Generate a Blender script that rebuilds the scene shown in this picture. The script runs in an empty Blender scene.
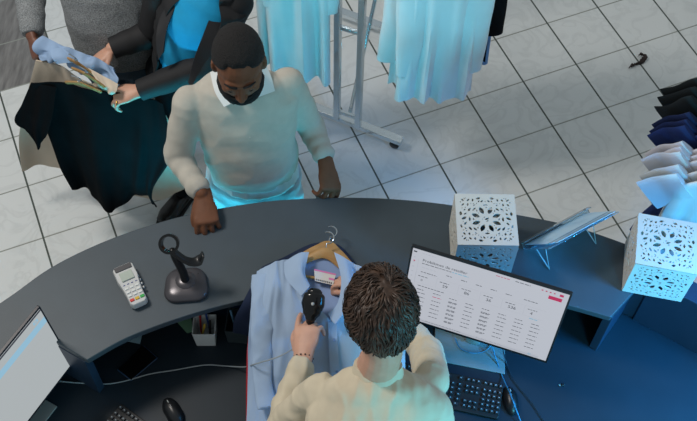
import bpy, math, random
import numpy as np
from mathutils import Vector, Matrix, noise
SC=bpy.context.scene; COL=SC.collection
T=.33; H=12.966*T; F=1026.5; PT=.577685; RO=.027885
fw=np.array([0,math.sin(PT),-math.cos(PT)]); up0=np.array([0,math.cos(PT),math.sin(PT)]); rt0=np.array([1.,0,0])
def at(px,py,z):
    a=px-348.5;b=py-210.5
    X=a*math.cos(RO)+b*math.sin(RO);Y=-a*math.sin(RO)+b*math.cos(RO)
    r=fw+rt0*X/F-up0*Y/F
    return np.array([0,0,H])+(z-H)/r[2]*r
V=lambda *a:np.array(a,float)
def nrm(v):
    v=np.array(v,float);n=np.linalg.norm(v);return v/n if n>1e-9 else v
# ---------------------------------------------------------------- materials
def lin(h):
    if isinstance(h,str):
        h=h.lstrip('#');c=[int(h[i:i+2],16)/255 for i in (0,2,4)]
    else:c=h
    return tuple((x/12.92 if x<=.04045 else ((x+.055)/1.055)**2.4) for x in c)+(1,)
MATS={}
def mat(name,col,rough=.6,metal=0,var=.08,vscale=8,bump=0,bscale=60,spec=.5,emit=0,trans=0,coat=0,sheen=0,col2=None,alpha=1,stretch=None,ior=1.45,sss=0):
    if name in MATS:return MATS[name]
    m=bpy.data.materials.new(name);m.use_nodes=True;nt=m.node_tree;N=nt.nodes;L=nt.links
    b=N['Principled BSDF'];c=lin(col)
    b.inputs['Roughness'].default_value=rough;b.inputs['Metallic'].default_value=metal
    b.inputs['Specular IOR Level'].default_value=spec;b.inputs['Transmission Weight'].default_value=trans
    b.inputs['Coat Weight'].default_value=coat;b.inputs['Sheen Weight'].default_value=sheen;b.inputs['Alpha'].default_value=alpha
    b.inputs['IOR'].default_value=ior
    if sss:
        b.inputs['Subsurface Weight'].default_value=sss;b.inputs['Subsurface Radius'].default_value=(.02,.008,.004)
    tc=N.new('ShaderNodeTexCoord');mp=N.new('ShaderNodeMapping');L.new(tc.outputs['Object'],mp.inputs[0])
    if stretch:mp.inputs['Scale'].default_value=stretch
    nz=N.new('ShaderNodeTexNoise');nz.inputs['Scale'].default_value=vscale;nz.inputs['Detail'].default_value=4;L.new(mp.outputs[0],nz.inputs['Vector'])
    rp=N.new('ShaderNodeValToRGB');rp.color_ramp.elements[0].position=.3;rp.color_ramp.elements[1].position=.7
    c2=lin(col2) if col2 else tuple(x*(1-var) for x in c[:3])+(1,)
    c1=c if col2 else tuple(min(1,x*(1+var)) for x in c[:3])+(1,)
    rp.color_ramp.elements[0].color=c2;rp.color_ramp.elements[1].color=c1
    L.new(nz.outputs['Fac'],rp.inputs[0]);L.new(rp.outputs[0],b.inputs['Base Color'])
    if emit:
        b.inputs['Emission Color'].default_value=c;b.inputs['Emission Strength'].default_value=emit
        b.inputs['Base Color'].default_value=(.01,.01,.01,1)
        for l in list(b.inputs['Base Color'].links):L.remove(l)
    if bump:
        n2=N.new('ShaderNodeTexNoise');n2.inputs['Scale'].default_value=bscale;n2.inputs['Detail'].default_value=3;L.new(mp.outputs[0],n2.inputs['Vector'])
        bp=N.new('ShaderNodeBump');bp.inputs['Strength'].default_value=bump;bp.inputs['Distance'].default_value=.01;L.new(n2.outputs['Fac'],bp.inputs['Height']);L.new(bp.outputs[0],b.inputs['Normal'])
    MATS[name]=m;return m
# ---------------------------------------------------------------- objects
def tag(o,label=None,cat=None,group=None,kind=None):
    if label:o['label']=label
    if cat:o['category']=cat
    if group:o['group']=group
    if kind:o['kind']=kind
    return o
def thing(name,label,cat,loc=(0,0,0),rz=0,group=None):
    o=bpy.data.objects.new(name,None);COL.objects.link(o);o.location=Vector(loc);o.rotation_euler=(0,0,rz)
    o.empty_display_size=.05
    return tag(o,label,cat,group)
class MB:
    def __init__(s):s.v=[];s.f=[];s.m=[]
    def add(s,vs,fs,mi=0):
        k=len(s.v);s.v.extend([tuple(map(float,x)) for x in vs]);s.f.extend([tuple(k+i for i in f) for f in fs]);s.m.extend([mi]*len(fs));return s
    def mesh(s,name):
        me=bpy.data.meshes.new(name);me.from_pydata(s.v,[],s.f)
        if any(s.m):me.polygons.foreach_set('material_index',s.m)
        me.update();return me
    def build(s,name,material,parent=None,smooth=True,bevel=0,world=True,seg=2):
        me=s.mesh(name);o=bpy.data.objects.new(name,me);COL.objects.link(o)
        for m in (material if isinstance(material,(list,tuple)) else [material]):me.materials.append(m)
        fin(o,smooth)
        if bevel:
            b=o.modifiers.new('b','BEVEL');b.width=bevel;b.segments=seg;b.limit_method='ANGLE';b.angle_limit=.6
        if parent is not None:attach(o,parent,world)
        return o
    # shapes
    def box(s,c,d,R=None,mi=0):
        c=np.array(c,float);h=np.array(d,float)/2;R=np.eye(3) if R is None else np.array(R)
        vs=[c+R@(h*V(*q)) for q in [(-1,-1,-1),(1,-1,-1),(1,1,-1),(-1,1,-1),(-1,-1,1),(1,-1,1),(1,1,1),(-1,1,1)]]
        return s.add(vs,[(0,3,2,1),(4,5,6,7),(0,1,5,4),(1,2,6,5),(2,3,7,6),(3,0,4,7)],mi)
    def prism(s,poly,z0,z1,mi=0,X=None):
        n=len(poly);vs=[(p[0],p[1],z0) for p in poly]+[(p[0],p[1],z1) for p in poly]
        if X is not None:vs=[X(V(*v)) for v in vs]
        return s.add(vs,[tuple(range(n))[::-1],tuple(range(n,2*n))]+[(i,(i+1)%n,n+(i+1)%n,n+i) for i in range(n)],mi)
    def loft(s,pts,rads,side=(1,0,0),n=20,sub=4,round_=True,mi=0,sup=None):
        P=[np.array(p,float) for p in pts];R=[(r,r) if np.isscalar(r) else r for r in rads]
        Q,RR=[],[]
        m=len(P)
        for i in range(m-1):
            p0=P[max(i-1,0)];p1=P[i];p2=P[i+1];p3=P[min(i+2,m-1)]
            k=sub
            for j in range(k):
                t=j/k
                Q.append(.5*((2*p1)+(-p0+p2)*t+(2*p0-5*p1+4*p2-p3)*t*t+(-p0+3*p1-3*p2+p3)*t**3))
                e=t*t*(3-2*t);RR.append(V(*R[i])*(1-e)+V(*R[i+1])*e)
        Q.append(P[-1]);RR.append(V(*R[-1]))
        Tn=[nrm(Q[min(i+1,len(Q)-1)]-Q[max(i-1,0)]) for i in range(len(Q))]
        if round_:
            r0=min(RR[0]);r1=min(RR[-1]);a=[];b=[]
            for q in (15,40,65):
                q=math.radians(q);a.append((Q[0]-Tn[0]*r0*math.sin(math.radians(90)-q if 0 else q),RR[0]*math.cos(q),Tn[0]))
                b.append((Q[-1]+Tn[-1]*r1*math.sin(q),RR[-1]*math.cos(q),Tn[-1]))
            a=a[::-1]
            Q=[x[0] for x in a]+Q+[x[0] for x in b];RR=[x[1] for x in a]+RR+[x[1] for x in b];Tn=[x[2] for x in a]+Tn+[x[2] for x in b]
        S=np.array(side,float);vs=[];prev=None
        for q,r,t in zip(Q,RR,Tn):
            sd=S-(S@t)*t
            if np.linalg.norm(sd)<.2 and prev is not None: sd=prev-(prev@t)*t
            sd=nrm(sd);prev=sd;fr=np.cross(t,sd)
            for k in range(n):
                a=2*math.pi*k/n;ca,sa=math.cos(a),math.sin(a)
                if sup:ca=math.copysign(abs(ca)**sup,ca);sa=math.copysign(abs(sa)**sup,sa)
                vs.append(q+sd*r[0]*ca+fr*r[1]*sa)
        L=len(Q);fs=[]
        for i in range(L-1):
            for k in range(n):
                k2=(k+1)%n;fs.append((i*n+k,i*n+k2,(i+1)*n+k2,(i+1)*n+k))
        fs.append(tuple(range(n))[::-1]);fs.append(tuple((L-1)*n+k for k in range(n)))
        return s.add(vs,fs,mi)
    def tube(s,pts,r,n=8,sub=4,mi=0):
        P=pts
        return s.loft(P,[r]*len(P),side=(.31,.2,.93) if abs(nrm(np.array(P[-1],float)-np.array(P[0],float))@nrm(V(.31,.2,.93)))<.9 else (1,0,0),n=n,sub=sub,round_=False,mi=mi)
    def ell(s,c,r,R=None,nu=20,nv=12,mi=0,fn=None):
        R=np.eye(3) if R is None else R;c=np.array(c,float);r=V(*r);vs=[];fs=[]
        D=[V(0,0,1)]
        for i in range(1,nv):
            a=math.pi*i/nv
            for k in range(nu):
                b=2*math.pi*k/nu;D.append(V(math.sin(a)*math.cos(b),math.sin(a)*math.sin(b),math.cos(a)))
        D.append(V(0,0,-1))
        for d in D:
            g=1 if fn is None else fn(d);vs.append(c+R@(d*r*g))
        for k in range(nu):
            k2=(k+1)%nu;fs.append((0,1+k,1+k2))
            for i in range(nv-2):
                a=1+i*nu;fs.append((a+k,a+nu+k,a+nu+k2,a+k2))
            a=1+(nv-2)*nu;fs.append((a+k,len(D)-1,a+k2))
        return s.add(vs,fs,mi)
    def lathe(s,prof,c=(0,0,0),n=28,mi=0,X=None):
        vs=[];fs=[];L=len(prof)
        for r,z in prof:
            for k in range(n):
                a=2*math.pi*k/n;p=V(r*math.cos(a),r*math.sin(a),z)
                vs.append((X(p) if X else p)+np.array(c,float))
        for i in range(L-1):
            for k in range(n):
                k2=(k+1)%n;fs.append((i*n+k,i*n+k2,(i+1)*n+k2,(i+1)*n+k))
        fs.append(tuple(range(n))[::-1]);fs.append(tuple((L-1)*n+k for k in range(n)))
        return s.add(vs,fs,mi)
    def drape(s,rows,nu=48,nv=48,thick=.004,fn=None,mi=0,flat=False):
        G=np.array([[at(*p) for p in r] if not flat else r for r in rows],float)
        def cr(A,k,ax):
            A=np.moveaxis(A,ax,0);m=len(A);out=[]
            for t in np.linspace(0,m-1,k):
                i=min(int(t),m-2);u=t-i
                p1=A[i];p2=A[i+1];p0=A[i-1] if i>0 else 2*p1-p2;p3=A[i+2] if i+2<m else 2*p2-p1
                out.append(.5*((2*p1)+(-p0+p2)*u+(2*p0-5*p1+4*p2-p3)*u*u+(-p0+3*p1-3*p2+p3)*u**3))
            return np.moveaxis(np.array(out),0,ax)
        S=cr(cr(G,nv,0),nu,1)
        def nor(S):
            du=np.gradient(S,axis=1);dv=np.gradient(S,axis=0);N=np.cross(du,dv);N/=np.linalg.norm(N,axis=2,keepdims=True)+1e-9
            if (N[...,2]-N[...,1]).mean()<0:N=-N
            return N
        N=nor(S)
        if fn:
            for i in range(nv):
                for j in range(nu):
                    S[i,j]+=N[i,j]*fn(j/(nu-1),i/(nv-1))
            N=nor(S)
        Bm=S-N*thick
        vs=list(S.reshape(-1,3))+list(Bm.reshape(-1,3));K=nu*nv;fs=[]
        for i in range(nv-1):
            for j in range(nu-1):
                a=i*nu+j;fs.append((a,a+nu,a+nu+1,a+1));fs.append((K+a,K+a+1,K+a+nu+1,K+a+nu))
        for i in range(nv-1):
            a=i*nu;fs.append((a,K+a,K+a+nu,a+nu));a=i*nu+nu-1;fs.append((a,a+nu,K+a+nu,K+a))
        for j in range(nu-1):
            a=j;fs.append((a,a+1,K+a+1,K+a));a=(nv-1)*nu+j;fs.append((a,K+a,K+a+1,a+1))
        return s.add(vs,fs,mi)
    def union(s,name,material,parent=None,voxel=.005,smooth=3,disp=None,world=True):
        me=s.mesh('tmp');o=bpy.data.objects.new('tmp',me);COL.objects.link(o)
        r=o.modifiers.new('r','REMESH');r.mode='VOXEL';r.voxel_size=voxel;r.use_smooth_shade=True
        if smooth:
            q=o.modifiers.new('s','SMOOTH');q.factor=.5;q.iterations=smooth
        dg=bpy.context.evaluated_depsgraph_get();nm=bpy.data.meshes.new_from_object(o.evaluated_get(dg),depsgraph=dg)
        bpy.data.objects.remove(o);bpy.data.meshes.remove(me)
        nm.name=name
        if disp:
            n=len(nm.vertices);co=np.empty(n*3);nm.vertices.foreach_get('co',co);co=co.reshape(-1,3)
            no=np.empty(n*3);nm.vertices.foreach_get('normal',no);no=no.reshape(-1,3)
            d=np.array([disp(c,q) for c,q in zip(co,no)]);co=co+no*d[:,None];nm.vertices.foreach_set('co',co.ravel());nm.update()
        nm.materials.clear();nm.materials.append(material)
        o=bpy.data.objects.new(name,nm);COL.objects.link(o);fin(o,True)
        if parent is not None:attach(o,parent,world)
        return o
def fin(o,smooth):
    me=o.data
    if smooth:
        me.polygons.foreach_set('use_smooth',[True]*len(me.polygons))
        try:me.set_sharp_from_angle(angle=.7)
        except Exception:pass
def attach(o,parent,world=True):
    o.parent=parent
    if world:
        o.matrix_parent_inverse=(Matrix.Translation(parent.location)@parent.rotation_euler.to_matrix().to_4x4()).inverted()
def Rz(a):c,s=math.cos(a),math.sin(a);return np.array([[c,-s,0],[s,c,0],[0,0,1.]])
def Rx(a):c,s=math.cos(a),math.sin(a);return np.array([[1,0,0],[0,c,-s],[0,s,c]])
def Ry(a):c,s=math.cos(a),math.sin(a);return np.array([[c,0,s],[0,1,0],[-s,0,c]])
def rot(ax,a):return np.array(Matrix.Rotation(a,3,Vector(ax)))
def fr(x,y):  # frame with columns x,y,z
    x=nrm(x);z=nrm(np.cross(x,y));y=np.cross(z,x);return np.array([x,y,z]).T
def nz(p,s,seed=0):return noise.noise(Vector((p[0]*s+seed*7.3,p[1]*s+seed*3.1,p[2]*s)))
def rrect(w,h,r,n=6,c=(0,0)):
    o=[]
    for cx,cy,a0 in ((w/2-r,h/2-r,0),(-w/2+r,h/2-r,90),(-w/2+r,-h/2+r,180),(w/2-r,-h/2+r,270)):
        for k in range(n+1):
            a=math.radians(a0+90*k/n);o.append((c[0]+cx+r*math.cos(a),c[1]+cy+r*math.sin(a)))
    return o
def copy_tree(o,parent=None):
    c=o.copy();COL.objects.link(c)
    if parent is not None:c.parent=parent
    for ch in [x for x in COL.objects if x.parent==o]:copy_tree(ch,c)
    return c
EXPO,WORLD,KEY,CY1,CY2,BL=0,.38,105,13,9,22
# ---------------------------------------------------------------- camera & light
cd=bpy.data.cameras.new('camera');cam=bpy.data.objects.new('camera',cd);COL.objects.link(cam);SC.camera=cam
cd.sensor_width=36;cd.lens=F/697*36;cd.clip_start=.05;cd.clip_end=60
r_=rt0*math.cos(RO)+up0*math.sin(RO);u_=up0*math.cos(RO)-rt0*math.sin(RO)
M4=Matrix.Identity(4)
for i in range(3):M4[i][0]=r_[i];M4[i][1]=u_[i];M4[i][2]=-fw[i]
M4[2][3]=H;cam.matrix_world=M4
SC.view_settings.view_transform='Standard';SC.view_settings.look='None';SC.view_settings.gamma=1;SC.view_settings.exposure=EXPO
w=bpy.data.worlds.new('w');SC.world=w;w.use_nodes=True;w.node_tree.nodes['Background'].inputs[0].default_value=(.88,.97,1,1);w.node_tree.nodes['Background'].inputs[1].default_value=WORLD
def area(name,loc,aim,size,power,col,sy=None,spread=None):
    l=bpy.data.lights.new(name,'AREA');l.energy=power;l.color=col;l.size=size
    if sy:l.shape='RECTANGLE';l.size_y=sy
    if spread:l.spread=math.radians(spread)
    o=bpy.data.objects.new(name,l);COL.objects.link(o);o.location=loc
    o.rotation_euler=(Vector(aim)-Vector(loc)).to_track_quat('-Z','Y').to_euler();return o
area('ceiling_light',(-2.4,2.6,4.6),(-.2,2.0,.8),.8,KEY,(1,.93,.86))
area('cyan_lamp',(1.25,-.05,1.6),(.45,1.8,1.1),.4,CY1,(.10,.74,1),spread=105)
area('counter_led_strip',(-.5,2.13,.48),(-.55,2.6,.85),.9,CY2,(.04,.75,1),sy=.05,spread=110)
area('blue_lamp',(2.0,1.15,2.0),(1.15,1.45,.75),.5,BL,(.02,.40,1),spread=75)
# ---------------------------------------------------------------- setting: floor
TH=.419962;OX,OY=3.324859*T,12.404313*T
m=bpy.data.materials.new('floor_tiles');m.use_nodes=True;nt=m.node_tree;N=nt.nodes;L=nt.links;b=N['Principled BSDF']
def mth(op,a,b_=None,c_=None):
    n=N.new('ShaderNodeMath');n.operation=op
    for i,x in enumerate((a,b_,c_)):
        if x is None:continue
        if isinstance(x,(int,float)):n.inputs[i].default_value=x
        else:L.new(x,n.inputs[i])
    return n.outputs[0]
tc=N.new('ShaderNodeTexCoord');sx=N.new('ShaderNodeSeparateXYZ');L.new(tc.outputs['Object'],sx.inputs[0])
c_,s_=math.cos(TH),math.sin(TH)
X=mth('MULTIPLY',mth('SUBTRACT',sx.outputs[0],OX),1/T);Y=mth('MULTIPLY',mth('SUBTRACT',sx.outputs[1],OY),1/T)
I=mth('ADD',mth('MULTIPLY',X,c_),mth('MULTIPLY',Y,s_));J=mth('SUBTRACT',mth('MULTIPLY',X,s_),mth('MULTIPLY',Y,c_))
def line(Q,w):return mth('LESS_THAN',mth('ABSOLUTE',mth('SUBTRACT',mth('FRACT',mth('ADD',Q,.5)),.5)),w)
gA=line(I,.014);gB=line(J,.011)
nzn=N.new('ShaderNodeTexNoise');nzn.inputs['Scale'].default_value=5;nzn.inputs['Detail'].default_value=8;nzn.inputs['Distortion'].default_value=1.5;L.new(tc.outputs['Object'],nzn.inputs['Vector'])
vein=mth('ABSOLUTE',mth('SUBTRACT',nzn.outputs['Fac'],.5));vein=mth('MINIMUM',mth('MULTIPLY',vein,16),1)
rp=N.new('ShaderNodeValToRGB');L.new(vein,rp.inputs[0]);rp.color_ramp.elements[0].color=lin('#cdd1d1');rp.color_ramp.elements[1].color=lin('#d6dada')
# grey wood-look tiles
gr=N.new('ShaderNodeTexNoise');gr.inputs['Scale'].default_value=6;gr.inputs['Detail'].default_value=6
mp=N.new('ShaderNodeMapping');mp.inputs['Rotation'].default_value=(0,0,-TH-.1);mp.inputs['Scale'].default_value=(6,1,1);L.new(tc.outputs['Object'],mp.inputs[0]);L.new(mp.outputs[0],gr.inputs['Vector'])
rg=N.new('ShaderNodeValToRGB');L.new(gr.outputs['Fac'],rg.inputs[0]);rg.color_ramp.elements[0].color=lin('#5c5b5b');rg.color_ramp.elements[1].color=lin('#8a8988')
rg.color_ramp.elements[0].position=.3;rg.color_ramp.elements[1].position=.7
zone=mth('MULTIPLY',mth('LESS_THAN',I,-8),mth('LESS_THAN',J,-2))
def mix(f,a,b_):
    n=N.new('ShaderNodeMix');n.data_type='RGBA'
    L.new(f,n.inputs[0])
    for i,x in ((6,a),(7,b_)):
        if isinstance(x,tuple):n.inputs[i].default_value=x
        else:L.new(x,n.inputs[i])
    return n.outputs[2]
col=mix(zone,rp.outputs[0],rg.outputs[0]);col=mix(gB,col,lin('#8f938d'));col=mix(gA,col,lin('#454d48'))
L.new(col,b.inputs['Base Color']);b.inputs['Roughness'].default_value=.34
bp=N.new('ShaderNodeBump');bp.inputs['Strength'].default_value=.4;bp.inputs['Distance'].default_value=.002;L.new(mth('SUBTRACT',1,mth('MAXIMUM',gA,gB)),bp.inputs['Height']);L.new(bp.outputs[0],b.inputs['Normal'])
mb=MB().box((0,2,-.05),(14,14,.1));o=mb.build('floor',m,smooth=False);tag(o,kind='structure')
# ---------------------------------------------------------------- counter
cm=mat('counter_top','#37434b',.5,var=.05,vscale=14,bump=.03,bscale=250);cdk=mat('counter_edge','#1d2f42',.45);cdesk=mat('desk_top','#18242d',.45,spec=.3,var=.1,vscale=5,bump=.03,bscale=200)
counter=thing('reception_counter','curved dark grey reception counter with raised top across the photo','counter',(0,1.9,0))
outer=[(-1.75,1.22),(-1.5,1.43),(-1.219,1.675),(-1.07,1.822),(-.907,1.932),(-.734,2.016),(-.555,2.08),(-.334,2.132),(-.15,2.155),(.05,2.165),(.25,2.158),(.45,2.135),(.65,2.105),(.85,2.06),(1.044,1.985),(1.16,1.93)]
def crpoly(P,k=6):
    P=[np.array(p,float) for p in P];o=[]
    for i in range(len(P)-1):
        p0=P[max(i-1,0)];p1=P[i];p2=P[i+1];p3=P[min(i+2,len(P)-1)]
        for j in range(k):
            t=j/k;o.append(.5*((2*p1)+(-p0+p2)*t+(2*p0-5*p1+4*p2-p3)*t*t+(-p0+3*p1-3*p2+p3)*t**3))
    o.append(P[-1]);return o
inner=[(.937,1.686),(.76,1.737),(.55,1.78),(.3,1.82),(.05,1.81),(-.2,1.755),(-.403,1.70),(-.546,1.65),(-.679,1.592),(-.776,1.54),(-.878,1.466)]
so=crpoly(outer);si=crpoly(inner)
slab=[tuple(p) for p in si]+[(-.962,1.512),(-1.04,1.555),(-1.33,1.05)]+[tuple(p) for p in so]
def quadstrip(mb,A,B_,z0,z1):
    n=len(A);vs=[(*p,z0) for p in A]+[(*p,z0) for p in B_]+[(*p,z1) for p in A]+[(*p,z1) for p in B_];fs=[]
    for i in range(n-1):
        fs+=[(i,i+1,n+i+1,n+i),(2*n+i,3*n+i,3*n+i+1,2*n+i+1),(i,2*n+i,2*n+i+1,i+1),(n+i,n+i+1,3*n+i+1,3*n+i)]
    fs+=[(0,n,3*n,2*n),(n-1,3*n-1,4*n-1,2*n-1)]
    mb.add(vs,fs)
o=MB().prism(slab,1.02,1.05).build('countertop',[cm],counter,smooth=False,bevel=.003)
# front panel under the top (its inner face closes the desk at the back)
def off(P,d):
    P=[np.array(p) for p in P];o=[]
    for i,p in enumerate(P):
        t=nrm(P[min(i+1,len(P)-1)]-P[max(i-1,0)]);o.append(p+d*V(t[1],-t[0]))
    return o
fp=off(so,.06);fp2=off(so,.10);mb=MB();quadstrip(mb,fp,fp2,0,1.02);mb.build('front_panel',cdk,counter,smooth=False)
o2=crpoly([(1.16,1.93),(1.33,1.83),(1.55,1.68),(1.9,1.4)]);mb=MB();quadstrip(mb,off(o2,.03),off(o2,.11),0,1.05);mb.build('low_wall',cdk,counter,smooth=False,bevel=.003)
# support panels
def panel(a,b_,z0,z1,t=.018):
    a=V(*a);b_=V(*b_);d=nrm(b_-a);n=V(-d[1],d[0])*t/2
    return MB().prism([tuple(a-n),tuple(b_-n),tuple(b_+n),tuple(a+n)],z0,z1)
for a,b_ in (((-.885,1.484),(-1.13,1.62)),((.938,1.706),(1.10,1.93))):
    panel(a,b_,.75,1.02,.03).build('support_panel',cdk,counter,smooth=False,bevel=.002)
# desk
near=[(1.95,1.0),(1.2,1.12),(.6,1.18),(-.4,1.18),(-1.1,1.1),(-1.9,.7)]
desk=[tuple(p) for p in off(so,.10)]+[tuple(p) for p in off(o2,.11)][1:]+near
MB().prism(desk,.72,.75).build('desktop',cdesk,counter,smooth=False,bevel=.002)
for p in ((-1.3,1.05),(-.6,1.3),(.8,1.3),(1.6,1.2)):
    MB().prism(rrect(.05,.3,.004,2,p),0,.72).build('leg',cdk,counter,smooth=False)
# ---------------------------------------------------------------- lattice cubes
white=mat('lattice_white','#c6c4bc',.55,var=.03)
def lattice_panel_mesh(s,t=.004,seed=1):
    cu=bpy.data.curves.new('c','CURVE');cu.dimensions='2D';cu.fill_mode='BOTH';cu.extrude=t/2
    def spl(P):
        sp=cu.splines.new('POLY');sp.points.add(len(P)-1);sp.use_cyclic_u=True
        for q,p in zip(sp.points,P):q.co=(p[0],p[1],0,1)
    h=s/2;spl([(-h,-h),(h,-h),(h,h),(-h,h)])
    def leaf(x,y,a,l,w_,n=7):
        P=[]
        for k in range(n):
            u=k/(n-1);P.append((u-.5,math.sin(math.pi*u)**.8))
        pts=[(u*l,v*w_/2) for u,v in P]+[(u*l,-v*w_/2) for u,v in P[-2:0:-1]]
        return [((x+p*math.cos(a)-q*math.sin(a))*h,(y+p*math.sin(a)+q*math.cos(a))*h) for p,q in pts]
    holes=[]
    def tryadd(x,y,a,l,w_):
        if max(abs(x)+abs(math.cos(a))*l/2,abs(y)+abs(math.sin(a))*l/2)>.86:return
        for t_ in (-.45,-.15,.15,.45):
            qx=x+t_*l*math.cos(a);qy=y+t_*l*math.sin(a)
            for (X,Y,A,Lh,W) in holes:
                for u in (-.45,-.15,.15,.45):
                    if math.hypot(qx-X-u*Lh*math.cos(A),qy-Y-u*Lh*math.sin(A))<(w_+W)/2+.018:return
        holes.append((x,y,a,l,w_))
    for k in range(8):
        a=math.pi/4*k+math.pi/8;tryadd(.37*math.cos(a),.37*math.sin(a),a,.30,.15)
        tryadd(.13*math.cos(a+.39),.13*math.sin(a+.39),a+.39,.07,.035)
    for k in range(8):
        a=math.pi/4*k;tryadd(.30*math.cos(a),.30*math.sin(a),a,.13,.035);tryadd(.55*math.cos(a),.55*math.sin(a),a+1.57,.17,.07)
    for sx_ in (-1,1):
        for sy_ in (-1,1):
            for k in range(-3,6):
                a=math.pi/4+math.pi/6*k
                tryadd(sx_*(.66+.13*math.cos(a)),sy_*(.66+.13*math.sin(a)),math.atan2(sy_*math.sin(a),sx_*math.cos(a)),.13,.06)
    rd=random.Random(seed)
    for _ in range(1400):
        x,y=rd.uniform(0,.84),rd.uniform(0,.84);a=rd.uniform(0,3.14);l=rd.uniform(.09,.20) if _<700 else rd.uniform(.05,.11);w_=l*rd.uniform(.40,.6)
        for sx_,sy_ in ((1,1),(-1,1),(1,-1),(-1,-1)):
            tryadd(sx_*x,sy_*y,math.atan2(sy_*math.sin(a),sx_*math.cos(a)),l,w_)
        if len(holes)>170:break
    for hh in holes:spl(leaf(*hh))
    ob=bpy.data.objects.new('c',cu);COL.objects.link(ob);dg=bpy.context.evaluated_depsgraph_get()
    me=bpy.data.meshes.new_from_object(ob.evaluated_get(dg),depsgraph=dg);bpy.data.objects.remove(ob);me.name='lattice_panel'
    me.materials.clear();me.materials.append(white);return me
LPM=lattice_panel_mesh(.205)
def cube(name,label,c,rz,s,hh):
    t=thing(name,label,'decorative box',(c[0],c[1],1.051),rz,None)
    def p(nm,loc,rx,rz_,sc):
        o=bpy.data.objects.new(nm,LPM);COL.objects.link(o);o.parent=t;o.location=loc;o.rotation_euler=(rx,0,rz_);o.scale=sc;return o
    k=s/.205
    p('top_panel',(0,0,hh-.002),0,0,(k,k,1))
    for i in range(4):
        a=i*math.pi/2;p('side_panel',((s/2-.002)*math.sin(a),-(s/2-.002)*math.cos(a),hh/2),math.pi/2,a,(k*.995,hh/.205*.98,1))
    return t
def corner4(pts,z):return [at(x,y,z) for x,y in pts]
c1=corner4([(455,193),(517,194),(519,247),(455,243)],1.265)
cc=sum(c1)/4;print('cube1',[x.round(3) for x in c1],cc)
cube('lattice_box','white cube box with cut-out flower pattern, standing behind the right-hand monitor',cc,math.atan2(*(c1[1]-c1[0])[[1,0]])+.0,.212,.212)
c2=corner4([(643,211),(705,222),(690,279),(632,263)],1.25)
cc=sum(c2)/4;print('cube2',[x.round(3) for x in c2],cc)
cube('lattice_box','white cube box with cut-out flowers at the counter\'s right end, below the tee shirts',cc,math.atan2(*(c2[1]-c2[0])[[1,0]]),.21,.20)
# ---------------------------------------------------------------- monitors
blk=mat('black_plastic','#15171a',.35,var=.05);blk2=mat('black_gloss','#0b0c0e',.15);silver=mat('silver_plastic','#8f9494',.4,metal=.3);chrome=mat('chrome','#d3dde3',.22,metal=1,var=.02)
steelg=mat('grey_plate','#707678',.5)
scr=mat('screen_white','#b6b9c2',.4,emit=1,var=0);scr2=mat('screen_grey','#aab0b2',.4,emit=1);ink=mat('screen_ink','#3a3b44',.5,emit=1);ink2=mat('screen_ink_dark','#26272e',.5,emit=1)
lgt=mat('screen_line','#a9acb6',.5,emit=1);mag=mat('screen_magenta','#b0174f',.5,emit=1);cyn=mat('screen_cyan','#56a0bd',.5,emit=1);sblue=mat('screen_blue','#8fb8cf',.5,emit=1)
def textmesh(s,size,X):
    cu=bpy.data.curves.new('t','FONT');cu.body=s;cu.size=size;cu.align_x='LEFT';ob=bpy.data.objects.new('t',cu);COL.objects.link(ob)
    dg=bpy.context.evaluated_depsgraph_get();me=bpy.data.meshes.new_from_object(ob.evaluated_get(dg),depsgraph=dg);bpy.data.objects.remove(ob)
    vs=[X(V(*v.co)) for v in me.vertices];fs=[tuple(p.vertices) for p in me.polygons];return vs,fs
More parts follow.
